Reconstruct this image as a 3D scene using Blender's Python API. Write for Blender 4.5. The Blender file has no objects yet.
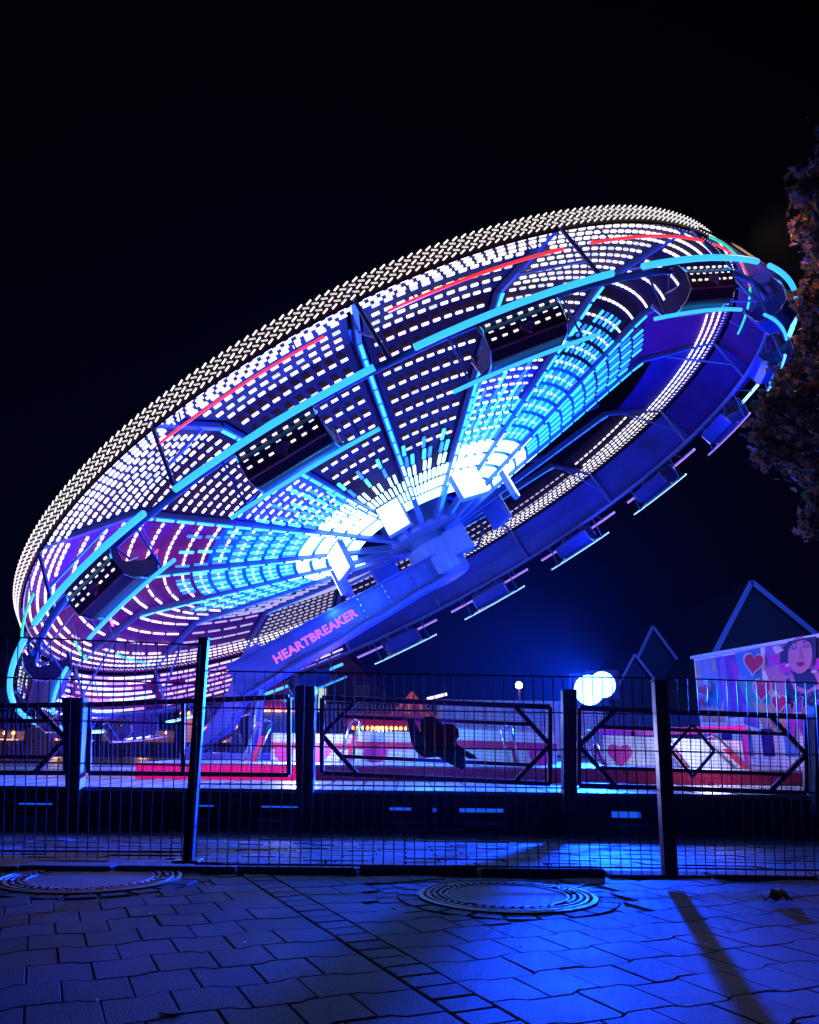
import bpy, math, random
from mathutils import Vector, Matrix, Quaternion
random.seed(7)
R_ = math.radians
scn = bpy.context.scene
col = scn.collection

# ------------------------------------------------------------------ camera
F, CX, CY, CAMH = 790.0, 409.5, 512.0, 0.6
PITCH, ROLL = R_(16.43), R_(0.7)
CAM = Vector((0, 0, CAMH))
fwd = Vector((0, math.cos(PITCH), math.sin(PITCH)))
up0 = Vector((0, -math.sin(PITCH), math.cos(PITCH)))
rt0 = Vector((1, 0, 0))
rt = rt0 * math.cos(ROLL) + up0 * math.sin(ROLL)
up = up0 * math.cos(ROLL) - rt0 * math.sin(ROLL)
cam_d = bpy.data.cameras.new('camera'); cam = bpy.data.objects.new('camera', cam_d)
col.objects.link(cam); scn.camera = cam
cam_d.sensor_width = 36; cam_d.sensor_fit = 'AUTO'; cam_d.lens = F / 1024 * 36
cam_d.clip_start = 0.05; cam_d.clip_end = 600
M = Matrix((rt, up, -fwd)).transposed().to_4x4(); M.translation = CAM
cam.matrix_world = M

def ray(px, py):
    return rt * ((px - CX) / F) + up * (-(py - CY) / F) + fwd
def at(px, py, Y):
    d = ray(px, py); return CAM + d * (Y / d.y)
def gnd(px, py, z=0.0):
    d = ray(px, py); return CAM + d * ((z - CAMH) / d.z)
def onplane(px, py, p0, nn):
    d = ray(px, py); return CAM + d * ((p0 - CAM).dot(nn) / d.dot(nn))

def gz(y):                       # ground height beyond the fence
    if y < 4.3: return 0.0
    if y < 9.5: return -0.40 * (y - 4.3) / 5.2
    return -0.40

# ------------------------------------------------------------------ materials
def mat(name, colr, rough=0.6, metal=0.0, emis=None, es=0.0, noise=0.0, nscale=8.0, bump=0.0, bscale=60.0, sample='NONE', spec=0.5):
    m = bpy.data.materials.new(name); m.use_nodes = True
    nt = m.node_tree; b = nt.nodes['Principled BSDF']
    b.inputs['Base Color'].default_value = (*colr, 1); b.inputs['Roughness'].default_value = rough
    b.inputs['Metallic'].default_value = metal
    b.inputs['Specular IOR Level'].default_value = spec
    if emis:
        b.inputs['Emission Color'].default_value = (*emis, 1); b.inputs['Emission Strength'].default_value = es
        m.cycles.emission_sampling = sample
    tc = nt.nodes.new('ShaderNodeTexCoord')
    if noise > 0:
        n = nt.nodes.new('ShaderNodeTexNoise'); n.inputs['Scale'].default_value = nscale; n.inputs['Detail'].default_value = 6
        r = nt.nodes.new('ShaderNodeMapRange'); r.inputs[1].default_value = .3; r.inputs[2].default_value = .7
        r.inputs[3].default_value = 1 - noise; r.inputs[4].default_value = 1 + noise * .6
        mx = nt.nodes.new('ShaderNodeVectorMath'); mx.operation = 'SCALE'; mx.inputs[0].default_value = colr
        nt.links.new(tc.outputs['Object'], n.inputs['Vector']); nt.links.new(n.outputs['Fac'], r.inputs[0])
        nt.links.new(r.outputs[0], mx.inputs['Scale']); nt.links.new(mx.outputs[0], b.inputs['Base Color'])
    if bump > 0:
        n = nt.nodes.new('ShaderNodeTexNoise'); n.inputs['Scale'].default_value = bscale; n.inputs['Detail'].default_value = 5
        bp = nt.nodes.new('ShaderNodeBump'); bp.inputs['Strength'].default_value = bump; bp.inputs['Distance'].default_value = .01
        nt.links.new(tc.outputs['Object'], n.inputs['Vector']); nt.links.new(n.outputs['Fac'], bp.inputs['Height'])
        nt.links.new(bp.outputs[0], b.inputs['Normal'])
    return m

MT = {}
def MM(k, *a, **kw): MT[k] = mat(k, *a, **kw)
MM('paver', (.075, .075, .08), .62, noise=.5, nscale=210, bump=.7, bscale=230, spec=.22)
MM('joint', (.035, .035, .035), .95, noise=.3, nscale=30)
MM('kerb', (.22, .22, .22), .8, noise=.3, bump=.6, bscale=40)
MM('asphalt', (.10, .10, .11), .75, noise=.4, nscale=1.2, bump=.5, bscale=60)
MM('iron', (.12, .12, .12), .42, .7, noise=.35, nscale=14, bump=.4, bscale=90)
MM('concrete_fill', (.20, .20, .21), .6, noise=.25, bump=.5, bscale=120)
MM('black_steel', (.02, .02, .025), .38, .3)
MM('grey_steel', (.22, .23, .26), .32, .8, noise=.3, nscale=20)
MM('wire', (.10, .10, .12), .3, .7)
MM('rail_red', (.34, .012, .05), .45, noise=.3)
MM('post_paint', (.16, .13, .22), .38, noise=.2)
MM('deck_top', (.55, .55, .60), .42, noise=.3, nscale=3, bump=.3)
MM('deck_edge', (.10, .035, .03), .6, noise=.4)
MM('dark', (.01, .01, .012), .7)
MM('timber', (.16, .07, .04), .8, noise=.4)
MM('fascia_red', (.62, .012, .06), .45)
MM('fascia_lit', (.7, .01, .08), .4, emis=(1, .0, .16), es=.8)
MM('board_white', (.75, .76, .80), .4, noise=.1)
MM('stripe_red', (.62, .015, .07), .45)
MM('heart_pink', (.75, .02, .28), .45)
MM('chrome', (.75, .76, .8), .16, 1.0)
MM('arm_blue', (.045, .07, .36), .42, noise=.4, nscale=2.5, bump=.15, bscale=12)
MM('hub_blue', (.14, .17, .40), .32)
MM('tower_blue', (.16, .16, .62), .42, noise=.12, nscale=2)
MM('letter_fill', (.55, .02, .30), .4, emis=(1, .03, .38), es=.7)
MM('letter_line', (.75, .35, .75), .4, emis=(1, .5, .85), es=.7)
MM('plum', (.045, .006, .010), .6, noise=.3, nscale=2, spec=.08)
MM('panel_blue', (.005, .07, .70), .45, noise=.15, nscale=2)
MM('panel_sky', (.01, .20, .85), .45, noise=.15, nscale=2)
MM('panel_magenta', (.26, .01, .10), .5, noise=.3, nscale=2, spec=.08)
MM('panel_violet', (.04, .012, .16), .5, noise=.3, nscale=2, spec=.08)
MM('panel_taupe', (.09, .045, .04), .6, noise=.3, nscale=2, spec=.08)
MM('sweep_steel', (.12, .16, .42), .4, .2)
MM('led_white', (.9, .9, .9), .4, emis=(1, .97, .94), es=1.2)
MM('led_soft', (.9, .9, .9), .4, emis=(.95, .92, .95), es=.75)
MM('led_warm', (.9, .9, .9), .4, emis=(1, .82, .66), es=1.2)
MM('led_dim', (.5, .5, .5), .4, emis=(.9, .82, .85), es=.5)
MM('panel_plum2', (.10, .012, .10), .4, noise=.5, nscale=.9, spec=.08)
MM('val_blue', (.012, .02, .26), .4, noise=.6, nscale=.9)
MM('led_cyan', (.5, .8, .9), .4, emis=(.02, .45, 1), es=2.2)
MM('led_ice', (.7, .8, .9), .4, emis=(.35, .80, 1), es=3.0)
MM('led_blue', (.2, .3, .9), .4, emis=(.01, .16, 1), es=1.6)
MM('tube_cyan', (.5, .8, .9), .3, emis=(.03, .40, 1), es=1.6)
MM('tube_mint', (.6, .9, .9), .3, emis=(.16, .75, .9), es=1.5)
MM('tube_ice', (.6, .9, .9), .3, emis=(.35, .75, 1), es=2.5)
MM('tube_red', (.9, .2, .1), .3, emis=(1, .03, .02), es=1.3)
MM('tube_green', (.2, .9, .3), .3, emis=(.02, .75, .20), es=.9)
MM('tube_pink', (.9, .4, .8), .3, emis=(1, .2, .75), es=1.4)
MM('tube_violet', (.5, .3, .9), .3, emis=(.45, .25, 1), es=1.3)
MM('lamp_white', (.9, .9, .9), .3, emis=(.72, .88, 1), es=2.6)
MM('lamp_ice', (.8, .9, 1), .3, emis=(.42, .52, 1), es=2.0)
MM('under_glow', (.1, .2, .8), .4, emis=(.01, .10, 1), es=.8)
MM('cut_dark', (.30, .34, .66), .6, noise=.4)
MM('heart_dark', (.9, .02, .05), .4)
MM('flood_blue', (.5, .6, .9), .3, emis=(.035, .13, 1.0), es=40)
MM('seat', (.05, .02, .06), .5)
MM('shell_plum', (.10, .015, .07), .28)
MM('shell_blue', (.02, .04, .28), .28)
MM('brick', (.13, .045, .03), .85, noise=.3, nscale=30, bump=.5)
MM('house_wall', (.05, .05, .07), .85, noise=.2)
MM('roof', (.025, .022, .028), .8, noise=.3)
MM('bargeboard', (.45, .55, .95), .5)  # blue light on the boards put into their base colour
MM('window_lit', (.5, .5, .4), .3, emis=(.75, .95, .75), es=.75)
MM('glass_dark', (.01, .01, .02), .1)
MM('warm_bulb', (.9, .7, .4), .4, emis=(1, .45, .07), es=5)
MM('warm_glow', (.8, .5, .2), .5, emis=(1, .42, .10), es=1.1)
MM('street_bulb', (.9, .8, .6), .4, emis=(1, .80, .55), es=22)
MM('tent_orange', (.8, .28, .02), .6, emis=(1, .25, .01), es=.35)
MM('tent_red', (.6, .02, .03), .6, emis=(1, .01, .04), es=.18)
MM('stall_violet', (.20, .10, .38), .6, noise=.2)
MM('stall_dark', (.06, .04, .09), .7, noise=.3)
MM('wall_blue', (.10, .22, .60), .5, noise=.15, nscale=1.5)
MM('picket', (.35, .36, .42), .5)
MM('bark', (.07, .05, .04), .9, noise=.4, bump=.8, bscale=30)
MM('leaf_dry', (.10, .04, .02), .7)
MM('weed', (.03, .05, .015), .7)
MM('crumb', (.6, .6, .62), .5)
def leafmat():
    m = bpy.data.materials.new('autumn_leaf'); m.use_nodes = True; nt = m.node_tree; b = nt.nodes['Principled BSDF']
    b.inputs['Roughness'].default_value = .6
    g = nt.nodes.new('ShaderNodeNewGeometry'); cr = nt.nodes.new('ShaderNodeValToRGB')
    e = cr.color_ramp.elements; e[0].position = 0; e[0].color = (.035, .035, .012, 1); e[1].position = 1; e[1].color = (.5, .18, .07, 1)
    for p, c in ((.35, (.14, .10, .04, 1)), (.6, (.30, .12, .05, 1)), (.82, (.42, .15, .09, 1))):
        k = e.new(p); k.color = c
    nt.links.new(g.outputs['Random Per Island'], cr.inputs[0]); nt.links.new(cr.outputs[0], b.inputs['Base Color'])
    tr = nt.nodes.new('ShaderNodeBsdfTranslucent'); mx = nt.nodes.new('ShaderNodeMixShader'); mx.inputs[0].default_value = .45
    nt.links.new(cr.outputs[0], tr.inputs[0]); nt.links.new(b.outputs[0], mx.inputs[1]); nt.links.new(tr.outputs[0], mx.inputs[2]); nt.links.new(mx.outputs[0], nt.nodes['Material Output'].inputs[0])
    return m
MT['leaf'] = leafmat()
def stain(k, sc_, lo):
    nt = MT[k].node_tree; b = nt.nodes['Principled BSDF']; src = b.inputs['Base Color'].links[0].from_socket
    tc = nt.nodes.new('ShaderNodeTexCoord'); n = nt.nodes.new('ShaderNodeTexNoise'); n.inputs['Scale'].default_value = sc_; n.inputs['Detail'].default_value = 9; n.inputs['Roughness'].default_value = .7
    r = nt.nodes.new('ShaderNodeMapRange'); r.inputs[1].default_value = .38; r.inputs[2].default_value = .62; r.inputs[3].default_value = lo; r.inputs[4].default_value = 1.15
    g = nt.nodes.new('ShaderNodeNewGeometry'); r2 = nt.nodes.new('ShaderNodeMapRange'); r2.inputs[3].default_value = .72; r2.inputs[4].default_value = 1.25
    mu = nt.nodes.new('ShaderNodeMath'); mu.operation = 'MULTIPLY'; vm = nt.nodes.new('ShaderNodeVectorMath'); vm.operation = 'SCALE'
    L = nt.links.new
    L(tc.outputs['Object'], n.inputs['Vector']); L(n.outputs['Fac'], r.inputs[0]); L(g.outputs['Random Per Island'], r2.inputs[0]); L(r.outputs[0], mu.inputs[0]); L(r2.outputs[0], mu.inputs[1])
    L(src, vm.inputs[0]); L(mu.outputs[0], vm.inputs['Scale']); L(vm.outputs[0], b.inputs['Base Color'])
    rr = nt.nodes.new('ShaderNodeMapRange'); rr.inputs[3].default_value = .38; rr.inputs[4].default_value = .75; L(n.outputs['Fac'], rr.inputs[0]); L(rr.outputs[0], b.inputs['Roughness'])
stain('paver', 1.7, .55)

# ------------------------------------------------------------------ mesh builder
class MB:
    def __init__(s): s.v = []; s.f = []; s.m = []; s.mats = []
    def _mi(s, k):
        if k not in s.mats: s.mats.append(k)
        return s.mats.index(k)
    def add(s, vs, fs, k):
        b = len(s.v); mi = s._mi(k)
        s.v += [Vector(p) for p in vs]
        for f in fs: s.f.append([b + i for i in f]); s.m.append(mi)
    def box(s, c, sz, k, rot=None):
        c = Vector(c); hx, hy, hz = sz[0] / 2, sz[1] / 2, sz[2] / 2
        vs = [Vector((x, y, z)) for x in (-hx, hx) for y in (-hy, hy) for z in (-hz, hz)]
        if rot is not None: vs = [rot @ v for v in vs]
        s.add([c + v for v in vs], [(0, 1, 3, 2), (4, 6, 7, 5), (0, 4, 5, 1), (2, 3, 7, 6), (0, 2, 6, 4), (1, 5, 7, 3)], k)
    def hexa(s, a, b, k):      # two quads (lists of 4) joined
        s.add(list(a) + list(b), [(3, 2, 1, 0), (4, 5, 6, 7), (0, 1, 5, 4), (1, 2, 6, 5), (2, 3, 7, 6), (3, 0, 4, 7)], k)
    def bar(s, p, q, w, h, k, upv=(0, 0, 1)):
        p = Vector(p); q = Vector(q); d = (q - p).normalized(); uu = Vector(upv)
        x = d.cross(uu)
        if x.length < 1e-4: x = d.cross(Vector((1, 0, 0)))
        x.normalize(); y = x.cross(d).normalized()
        o = [x * w / 2 + y * h / 2, x * -w / 2 + y * h / 2, x * -w / 2 - y * h / 2, x * w / 2 - y * h / 2]
        s.hexa([p + t for t in o], [q + t for t in o], k)
    def tube(s, pts, r, k, n=8, closed=False):
        pts = [Vector(p) for p in pts]; N = len(pts); rings = []
        px = None
        for i, p in enumerate(pts):
            if closed: d = pts[(i + 1) % N] - pts[i - 1]
            else: d = pts[min(i + 1, N - 1)] - pts[max(i - 1, 0)]
            d.normalize()
            if px is None:
                px = d.cross(Vector((0, 0, 1)))
                if px.length < 1e-3: px = d.cross(Vector((1, 0, 0)))
            else: px = px - d * px.dot(d)
            px.normalize(); py = d.cross(px)
            rr = r[i] if isinstance(r, (list, tuple)) else r
            rings.append([p + (px * math.cos(2 * math.pi * j / n) + py * math.sin(2 * math.pi * j / n)) * rr for j in range(n)])
        vs = [v for R in rings for v in R]; fs = []
        for i in range(N if closed else N - 1):
            i2 = (i + 1) % N
            for j in range(n): fs.append((i * n + j, i * n + (j + 1) % n, i2 * n + (j + 1) % n, i2 * n + j))
        if not closed: fs.append(tuple(range(n - 1, -1, -1))); fs.append(tuple((N - 1) * n + j for j in range(n)))
        s.add(vs, fs, k)
    def lathe(s, o, ax, prof, k, n=32, x=None):    # prof: [(r, h)]
        o = Vector(o); ax = Vector(ax).normalized()
        x = Vector(x) if x else ax.cross(Vector((0, 1, 0) if abs(ax.y) < .9 else (1, 0, 0))).normalized()
        y = ax.cross(x)
        vs = [o + ax * h + (x * math.cos(2 * math.pi * j / n) + y * math.sin(2 * math.pi * j / n)) * r for r, h in prof for j in range(n)]
        fs = [(i * n + j, i * n + (j + 1) % n, (i + 1) * n + (j + 1) % n, (i + 1) * n + j) for i in range(len(prof) - 1) for j in range(n)]
        s.add(vs, fs, k)
    def prism(s, pts, off, k):     # closed polygon extruded by vector off
        pts = [Vector(p) for p in pts]; off = Vector(off); n = len(pts)
        s.add(pts + [p + off for p in pts], [tuple(range(n)), tuple(range(2 * n - 1, n - 1, -1))] + [((i + 1) % n, i, n + i, n + (i + 1) % n) for i in range(n)], k)
    def build(s, name, parent=None, base=None, bevel=0, smooth=False):
        base = Vector(base) if base is not None else (parent_base(parent) if parent else Vector((0, 0, 0)))
        me = bpy.data.meshes.new(name)
        me.from_pydata([v - base for v in s.v], [], s.f)
        for k in s.mats: me.materials.append(MT[k])
        me.polygons.foreach_set('material_index', s.m)
        if smooth: me.polygons.foreach_set('use_smooth', [True] * len(s.f))
        me.update()
        o = bpy.data.objects.new(name, me); col.objects.link(o)
        if parent: o.parent = parent
        else: o.location = base
        if bevel:
            b = o.modifiers.new('bevel', 'BEVEL'); b.width = bevel; b.segments = 2; b.limit_method = 'ANGLE'
        return o
def parent_base(p):
    b = Vector((0, 0, 0))
    while p is not None: b += p.location; p = p.parent
    return b
def tag(o, label=None, cat=None, group=None, kind=None):
    if label: o['label'] = label
    if cat: o['category'] = cat
    if group: o['group'] = group
    if kind: o['kind'] = kind
    return o
def thing(name, loc, label, cat, group=None):
    o = bpy.data.objects.new(name, None); o.empty_display_size = .2; col.objects.link(o)
    o.location = Vector(loc); tag(o, label, cat, group); return o
def heart(w, h, n=20):
    out = []
    for i in range(n):
        t = 2 * math.pi * i / n
        x = 16 * math.sin(t) ** 3; y = 13 * math.cos(t) - 5 * math.cos(2 * t) - 2 * math.cos(3 * t) - math.cos(4 * t)
        out.append((x / 32 * w, y / 29 * h))
    return out

# ------------------------------------------------------------------ ground
def ground():
    ys = [-30, -4, 4.3, 5, 6, 7, 8, 9.5, 14, 30, 80, 250, 500]
    xs = [-300, -60, -20, -8, 0, 8, 20, 60, 300]
    m = MB(); vs = []; fs = []
    for y in ys:
        for x in xs: vs.append((x, y, gz(y) - .009))
    nx = len(xs)
    for j in range(len(ys) - 1):
        for i in range(nx - 1): fs.append((j * nx + i, j * nx + i + 1, (j + 1) * nx + i + 1, (j + 1) * nx + i))
    m.add(vs, fs, 'joint'); g = m.build('ground'); tag(g, kind='structure')
ground()

GA = R_(24.2); e1 = Vector((-math.sin(GA), math.cos(GA), 0)); e2 = Vector((math.cos(GA), math.sin(GA), 0))
MH = [(gnd(507, 895.5), .345), (gnd(91, 878), .375)]     # two manholes
def stone(m, poly, z0, k='paver', bev=.0028, hgt=.010):
    n = len(poly); c = sum(poly, Vector((0, 0, 0))) / n
    tx, ty = random.gauss(0, .003), random.gauss(0, .003); dz = random.uniform(-.001, .001)
    top = []; mid = []; bot = []
    for p in poly:
        d = (p - c); L = d.length; q = c + d * (1 - bev * 1.4 / L)
        zz = z0 + dz + (q.x - c.x) * tx + (q.y - c.y) * ty
        top.append(Vector((q.x, q.y, zz))); mid.append(Vector((p.x, p.y, zz - bev))); bot.append(Vector((p.x, p.y, z0 - hgt)))
    vs = top + mid + bot
    fs = [tuple(range(n))]
    for a, b in ((0, n), (n, 2 * n)):
        for i in range(n): j = (i + 1) % n; fs.append((a + i, b + i, b + j, a + j))
    m.add(vs, fs, k)
def pavement():
    m = MB(); W, D, gap = .165, .190, .003
    s_band0 = gnd(230, 868).dot(e2)
    def wv(s, row):     # wavy course line
        t = ((s / (2 * W)) % 1.0)
        a = .011
        if t < .1: return -a + 2 * a * t / .1
        if t < .5: return a
        if t < .6: return a - 2 * a * (t - .5) / .1
        return -a
    bps = [0, .1 * 2 * W, .5 * 2 * W, .6 * 2 * W]
    r0 = int(-4 / D); r1 = int(9 / D)
    for row in range(r0, r1):
        ta, tb = row * D, (row + 1) * D
        jit = random.uniform(-.01, .01)
        for side in (0, 1):
            base = s_band0 if side == 0 else s_band0 + .13
            for k in range(0, 48):
                sgn = -1 if side == 0 else 1
                off = (W / 2 if row % 2 else 0)
                a = base + sgn * (k * W + (off if k > 0 else 0)); b = base + sgn * ((k + 1) * W + off)
                gp = gap * random.uniform(.3, 1.5); s0, s1 = min(a, b) + gp / 2, max(a, b) - gp / 2
                c = e1 * (ta + tb) / 2 + e2 * (s0 + s1) / 2
                if not (-6.5 < c.x < 6.5 and -1.5 < c.y < 4.12): continue
                if any((c - p).length < r + .20 for p, r in MH): continue
                brk = [s0]
                q0 = math.floor(s0 / (2 * W)) * 2 * W
                for w_ in (q0, q0 + 2 * W):
                    for bb in bps:
                        if s0 + .004 < w_ + bb < s1 - .004: brk.append(w_ + bb)
                brk.append(s1)
                lo = [e2 * s + e1 * (ta + wv(s, row) + gap / 2) for s in brk]
                hi = [e2 * s + e1 * (tb + wv(s, row + 1) - gap / 2) for s in brk]
                stone(m, lo + hi[::-1], 0)
    # straight band of small setts
    L = .104
    for i in range(-20, 90):
        a, b = i * L + .005, (i + 1) * L - .005
        c = e1 * (a + b) / 2 + e2 * (s_band0 + .065)
        if c.y > 4.12 or c.y < -1.5: continue
        stone(m, [e2 * s + e1 * t for s, t in ((s_band0 + .006, a), (s_band0 + .124, a), (s_band0 + .124, b), (s_band0 + .006, b))], .001)
    # cut stones round the manholes
    for p, r in MH:
        n = 22; ro = r + .115
        for i in range(n):
            a0, a1 = 2 * math.pi * (i + .06) / n, 2 * math.pi * (i + .94) / n
            q = []
            for a in (a0, (a0 + a1) / 2, a1): q.append(Vector((p.x + ro * math.cos(a), p.y + ro * math.sin(a), 0)))
            for a in (a1, (a0 + a1) / 2, a0): q.append(Vector((p.x + (r + .035) * math.cos(a), p.y + (r + .035) * math.sin(a), 0)))
            stone(m, q, -.001)
        for p, r in MH: pass
    for p, r in MH:
        ring = []
        for rr in (r + .43, r + .005):
            for i in range(48):
                a = 2 * math.pi * i / 48; ring.append(Vector((p.x + rr * math.cos(a), min(p.y + rr * math.sin(a), 4.13), -.007)))
        m.add(ring, [(i, (i + 1) % 48, 48 + (i + 1) % 48, 48 + i) for i in range(48)], 'paver')
    for p, r in MH:
      ro = r + .115
      # small fill stones
      for ix in range(-6, 7):
            for iy in range(-6, 7):
                c = p + e2 * ix * .1 + e1 * iy * .1
                d = (Vector((c.x, c.y, 0)) - Vector((p.x, p.y, 0))).length
                if ro + .04 < d < r + .235 and c.y < 4.1:
                    h = .046
                    stone(m, [c - e2 * h - e1 * h, c + e2 * h - e1 * h, c + e2 * h + e1 * h, c - e2 * h + e1 * h], -.004)
    tag(m.build('pavement'), kind='structure')
pavement()
def square():      # lower paved square beyond the fence: rows of slabs
    m = MB(); y = 4.34
    row = 0
    while y < 13:
        D = .30 + .02 * (row % 3)
        x = -9 + (row % 2) * .2
        while x < 10:
            w = .40
            z0, z1 = gz(y) + .002, gz(y + D) + .002
            g = .008; dz = random.uniform(-.004, .004)
            vs = [(x + g, y + g, z0 + dz), (x + w - g, y + g, z0 + dz), (x + w - g, y + D - g, z1 + dz), (x + g, y + D - g, z1 + dz)]
            lo = [(a, b, c - .016) for a, b, c in vs]
            m.add(vs + lo, [(0, 1, 2, 3), (0, 4, 5, 1), (1, 5, 6, 2), (2, 6, 7, 3), (3, 7, 4, 0)], 'paver')
            x += w
        y += D; row += 1
    tag(m.build('paved_square'), kind='structure')
    m = MB(); m.add([(-120, 13.2, -.396), (120, 13.2, -.396), (120, 200, -.396), (-120, 200, -.396)], [(0, 1, 2, 3)], 'asphalt')
    tag(m.build('fairground_road'), kind='structure')
square()
def kerb():
    m = MB(); x = -7.0
    while x < 7.5:
        L = random.uniform(.42, .62)
        dz = random.uniform(-.01, .012); dy = random.uniform(-.02, .02); rz = random.uniform(-.03, .03)
        m.box((x + L / 2, 4.215 + dy, -.03 + dz), (L - .015, .13, .10), 'kerb', Matrix.Rotation(rz, 3, 'Z') @ Matrix.Rotation(random.uniform(-.04, .04), 3, 'X'))
        x += L
    tag(m.build('kerb', bevel=.008), kind='structure')
kerb()

# ------------------------------------------------------------------ manholes
def manhole(p, r, label):
    t = thing('manhole_cover', (p.x, p.y, 0), label, 'manhole cover', 'round manhole covers in the paving')
    m = MB()
    m.lathe(p, (0, 0, 1), [(r + .028, -.01), (r + .028, .004), (r + .010, .007), (r + .006, -.002)], 'iron', 64)
    m.lathe(p, (0, 0, 1), [(r * .985, -.004), (r * .98, .006), (r * .945, .006), (r * .94, -.004), (r * .75, -.003), (r * .745, .005), (r * .72, .005), (r * .715, -.002)], 'iron', 64)
    m.build('frame', t, smooth=False)
    m = MB()
    for ring, rr in ((0, .885), (1, .805)):
        n = 52 - ring * 5
        for i in range(n):
            a = 2 * math.pi * (i + ring * .5) / n
            if random.random() < .07: continue
            m.box((p.x + r * rr * math.cos(a), p.y + r * rr * math.sin(a), .000), (r * .045, r * .082, .015), 'iron', Matrix.Rotation(a + (0.35 if ring else -.35), 3, 'Z'))
    s = m.build('tread_studs', t, bevel=.002)
    m = MB(); m.lathe(p, (0, 0, 1), [(0, .003), (r * .3, .003), (r * .715, .002), (r * .715, -.006)], 'concrete_fill', 48)
    m.build('concrete_centre', t)
manhole(MH[0][0], MH[0][1], 'round iron manhole cover in the paving right of the middle, its rim glinting')
manhole(MH[1][0], MH[1][1], 'round manhole cover with studded rim at the left edge of the paving')

# ------------------------------------------------------------------ mesh fence in front
def fence():
    t = thing('wire_fence', gnd(190, 864), 'black double wire mesh fence with square posts along the edge of the paving', 'fence')
    Yf = 4.02
    def panel(p0, p1, nh, name='mesh_panel', tall=0.03):
        # p0,p1 = (top, bottom) points at both ends
        m = MB(); (a, b), (c, d) = p0, p1
        L = (c - a).length; n = int(round(L / .05))
        for i in range(n + 1):
            u = i / n; tp = a.lerp(c, u); bt = b.lerp(d, u); m.tube([bt - Vector((0, 0, .03)), tp + Vector((0, 0, tall))], .0027, 'wire', 5)
        for j in range(nh + 1):
            v = j / nh
            for dy in (-.006, .006):
                q0 = a.lerp(b, v) + Vector((0, dy, 0)); q1 = c.lerp(d, v) + Vector((0, dy, 0)); m.tube([q0, q1], .0033, 'wire', 5)
        m.build(name, t)
    def P(x, y, Y): return at(x, y, Y)
    # left, raised panel
    panel((P(-190, 629, 3.72), P(-190, 850, 3.72)), (P(200, 645, 3.82), P(192, 852, 3.82)), 5, tall=.004)
    panel((P(205, 671, 4.02), P(196, 864, 4.02)), (P(651, 678, 4.06), P(662, 868, 4.06)), 5, tall=.004)
    panel((P(668, 678, 4.06), P(676, 868, 4.06)), (P(1020, 690, 4.10), P(1030, 874, 4.10)), 5, tall=.004)
    def post(top, bot, w, k, plate=False):
        m = MB(); m.bar(bot, top, w, w, k, (0, 1, 0)); m.bar(top, top + (top - bot).normalized() * .012, w * 1.12, w * 1.12, 'black_steel', (0, 1, 0)); m.build('post', t, bevel=.003)
        if plate:
            m = MB(); m.box((bot.x, bot.y, bot.z + .006), (.12, .12, .012), 'black_steel'); m.build('base_plate', t, bevel=.002)
    post(P(204, 640, 3.95), P(188, 862, 3.95), .046, 'black_steel', True)
    post(P(659, 682, 4.00), P(670, 876, 4.00), .062, 'grey_steel')
    post(P(-205, 632, 3.70), P(-225, 866, 3.70), .05, 'black_steel')
    post(P(1034, 680, 4.1), P(1044, 880, 4.1), .062, 'grey_steel')
fence()

# ------------------------------------------------------------------ the ride
C0 = Vector((-.15, 16.449, 5.828)); th, ph = -.483, -.069
N = Vector((math.sin(th) * math.cos(ph), math.sin(th) * math.sin(ph), math.cos(th)))
U = Vector((0, 0, 1)).cross(N).normalized(); V = N.cross(U)
TL = R_(1.25); N, U = N * math.cos(TL) - U * math.sin(TL), U * math.cos(TL) + N * math.sin(TL)
def wp(r, a, h): a = R_(a); r = r * .975; return C0 + N * h + (U * math.cos(a) + V * math.sin(a)) * r
def rad(a): a = R_(a); return U * math.cos(a) + V * math.sin(a)
def tan(a): a = R_(a); return -U * math.sin(a) + V * math.cos(a)
def prof(r):          # underside height of the canopy
    if r < 6.3: return -.95 + (r - .9) / 5.4 * 1.30
    return .35 - (r - 6.3) / 1.7 * .40
DECKZ = at(200, 788, 10).z; PLATZ = at(200, 763, 12.5).z
ride = thing('fairground_ride', (C0.x - 3.2, C0.y, PLATZ), 'huge tilted spinning wheel ride covered in white and cyan lights above the deck', 'fairground ride')
NS = 16; ST = 360 / NS

def arc(r, a0, a1, h, step=1.5):
    n = max(2, int(abs(a1 - a0) / step)); return [wp(r, a0 + (a1 - a0) * i / n, h) for i in range(n + 1)]
# hub
m = MB(); m.lathe(C0 - N * 2.1, N, [(0, -.02), (.50, 0), (.54, .04), (.54, .78), (.40, .80), (.40, .95), (.82, 1.0), (.86, 1.06), (.86, 1.12), (.60, 1.16), (.5, 1.3), (0, 1.32)], 'hub_blue', 40)
hub = m.build('hub', ride, smooth=False, bevel=.01)
m = MB()
m.box(wp(.62, 62, -1.55), (.5, .3, .55), 'hub_blue', Matrix((V, U, N)).transposed())
m.build('slew_motor', ride, bevel=.01)
m = MB(); m.tube([wp(.6, 80, -1.8), wp(.95, 95, -1.75), wp(1.25, 100, -1.45), wp(1.3, 104, -1.2)], .03, 'black_steel')
m.build('hydraulic_hose', ride)
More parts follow.
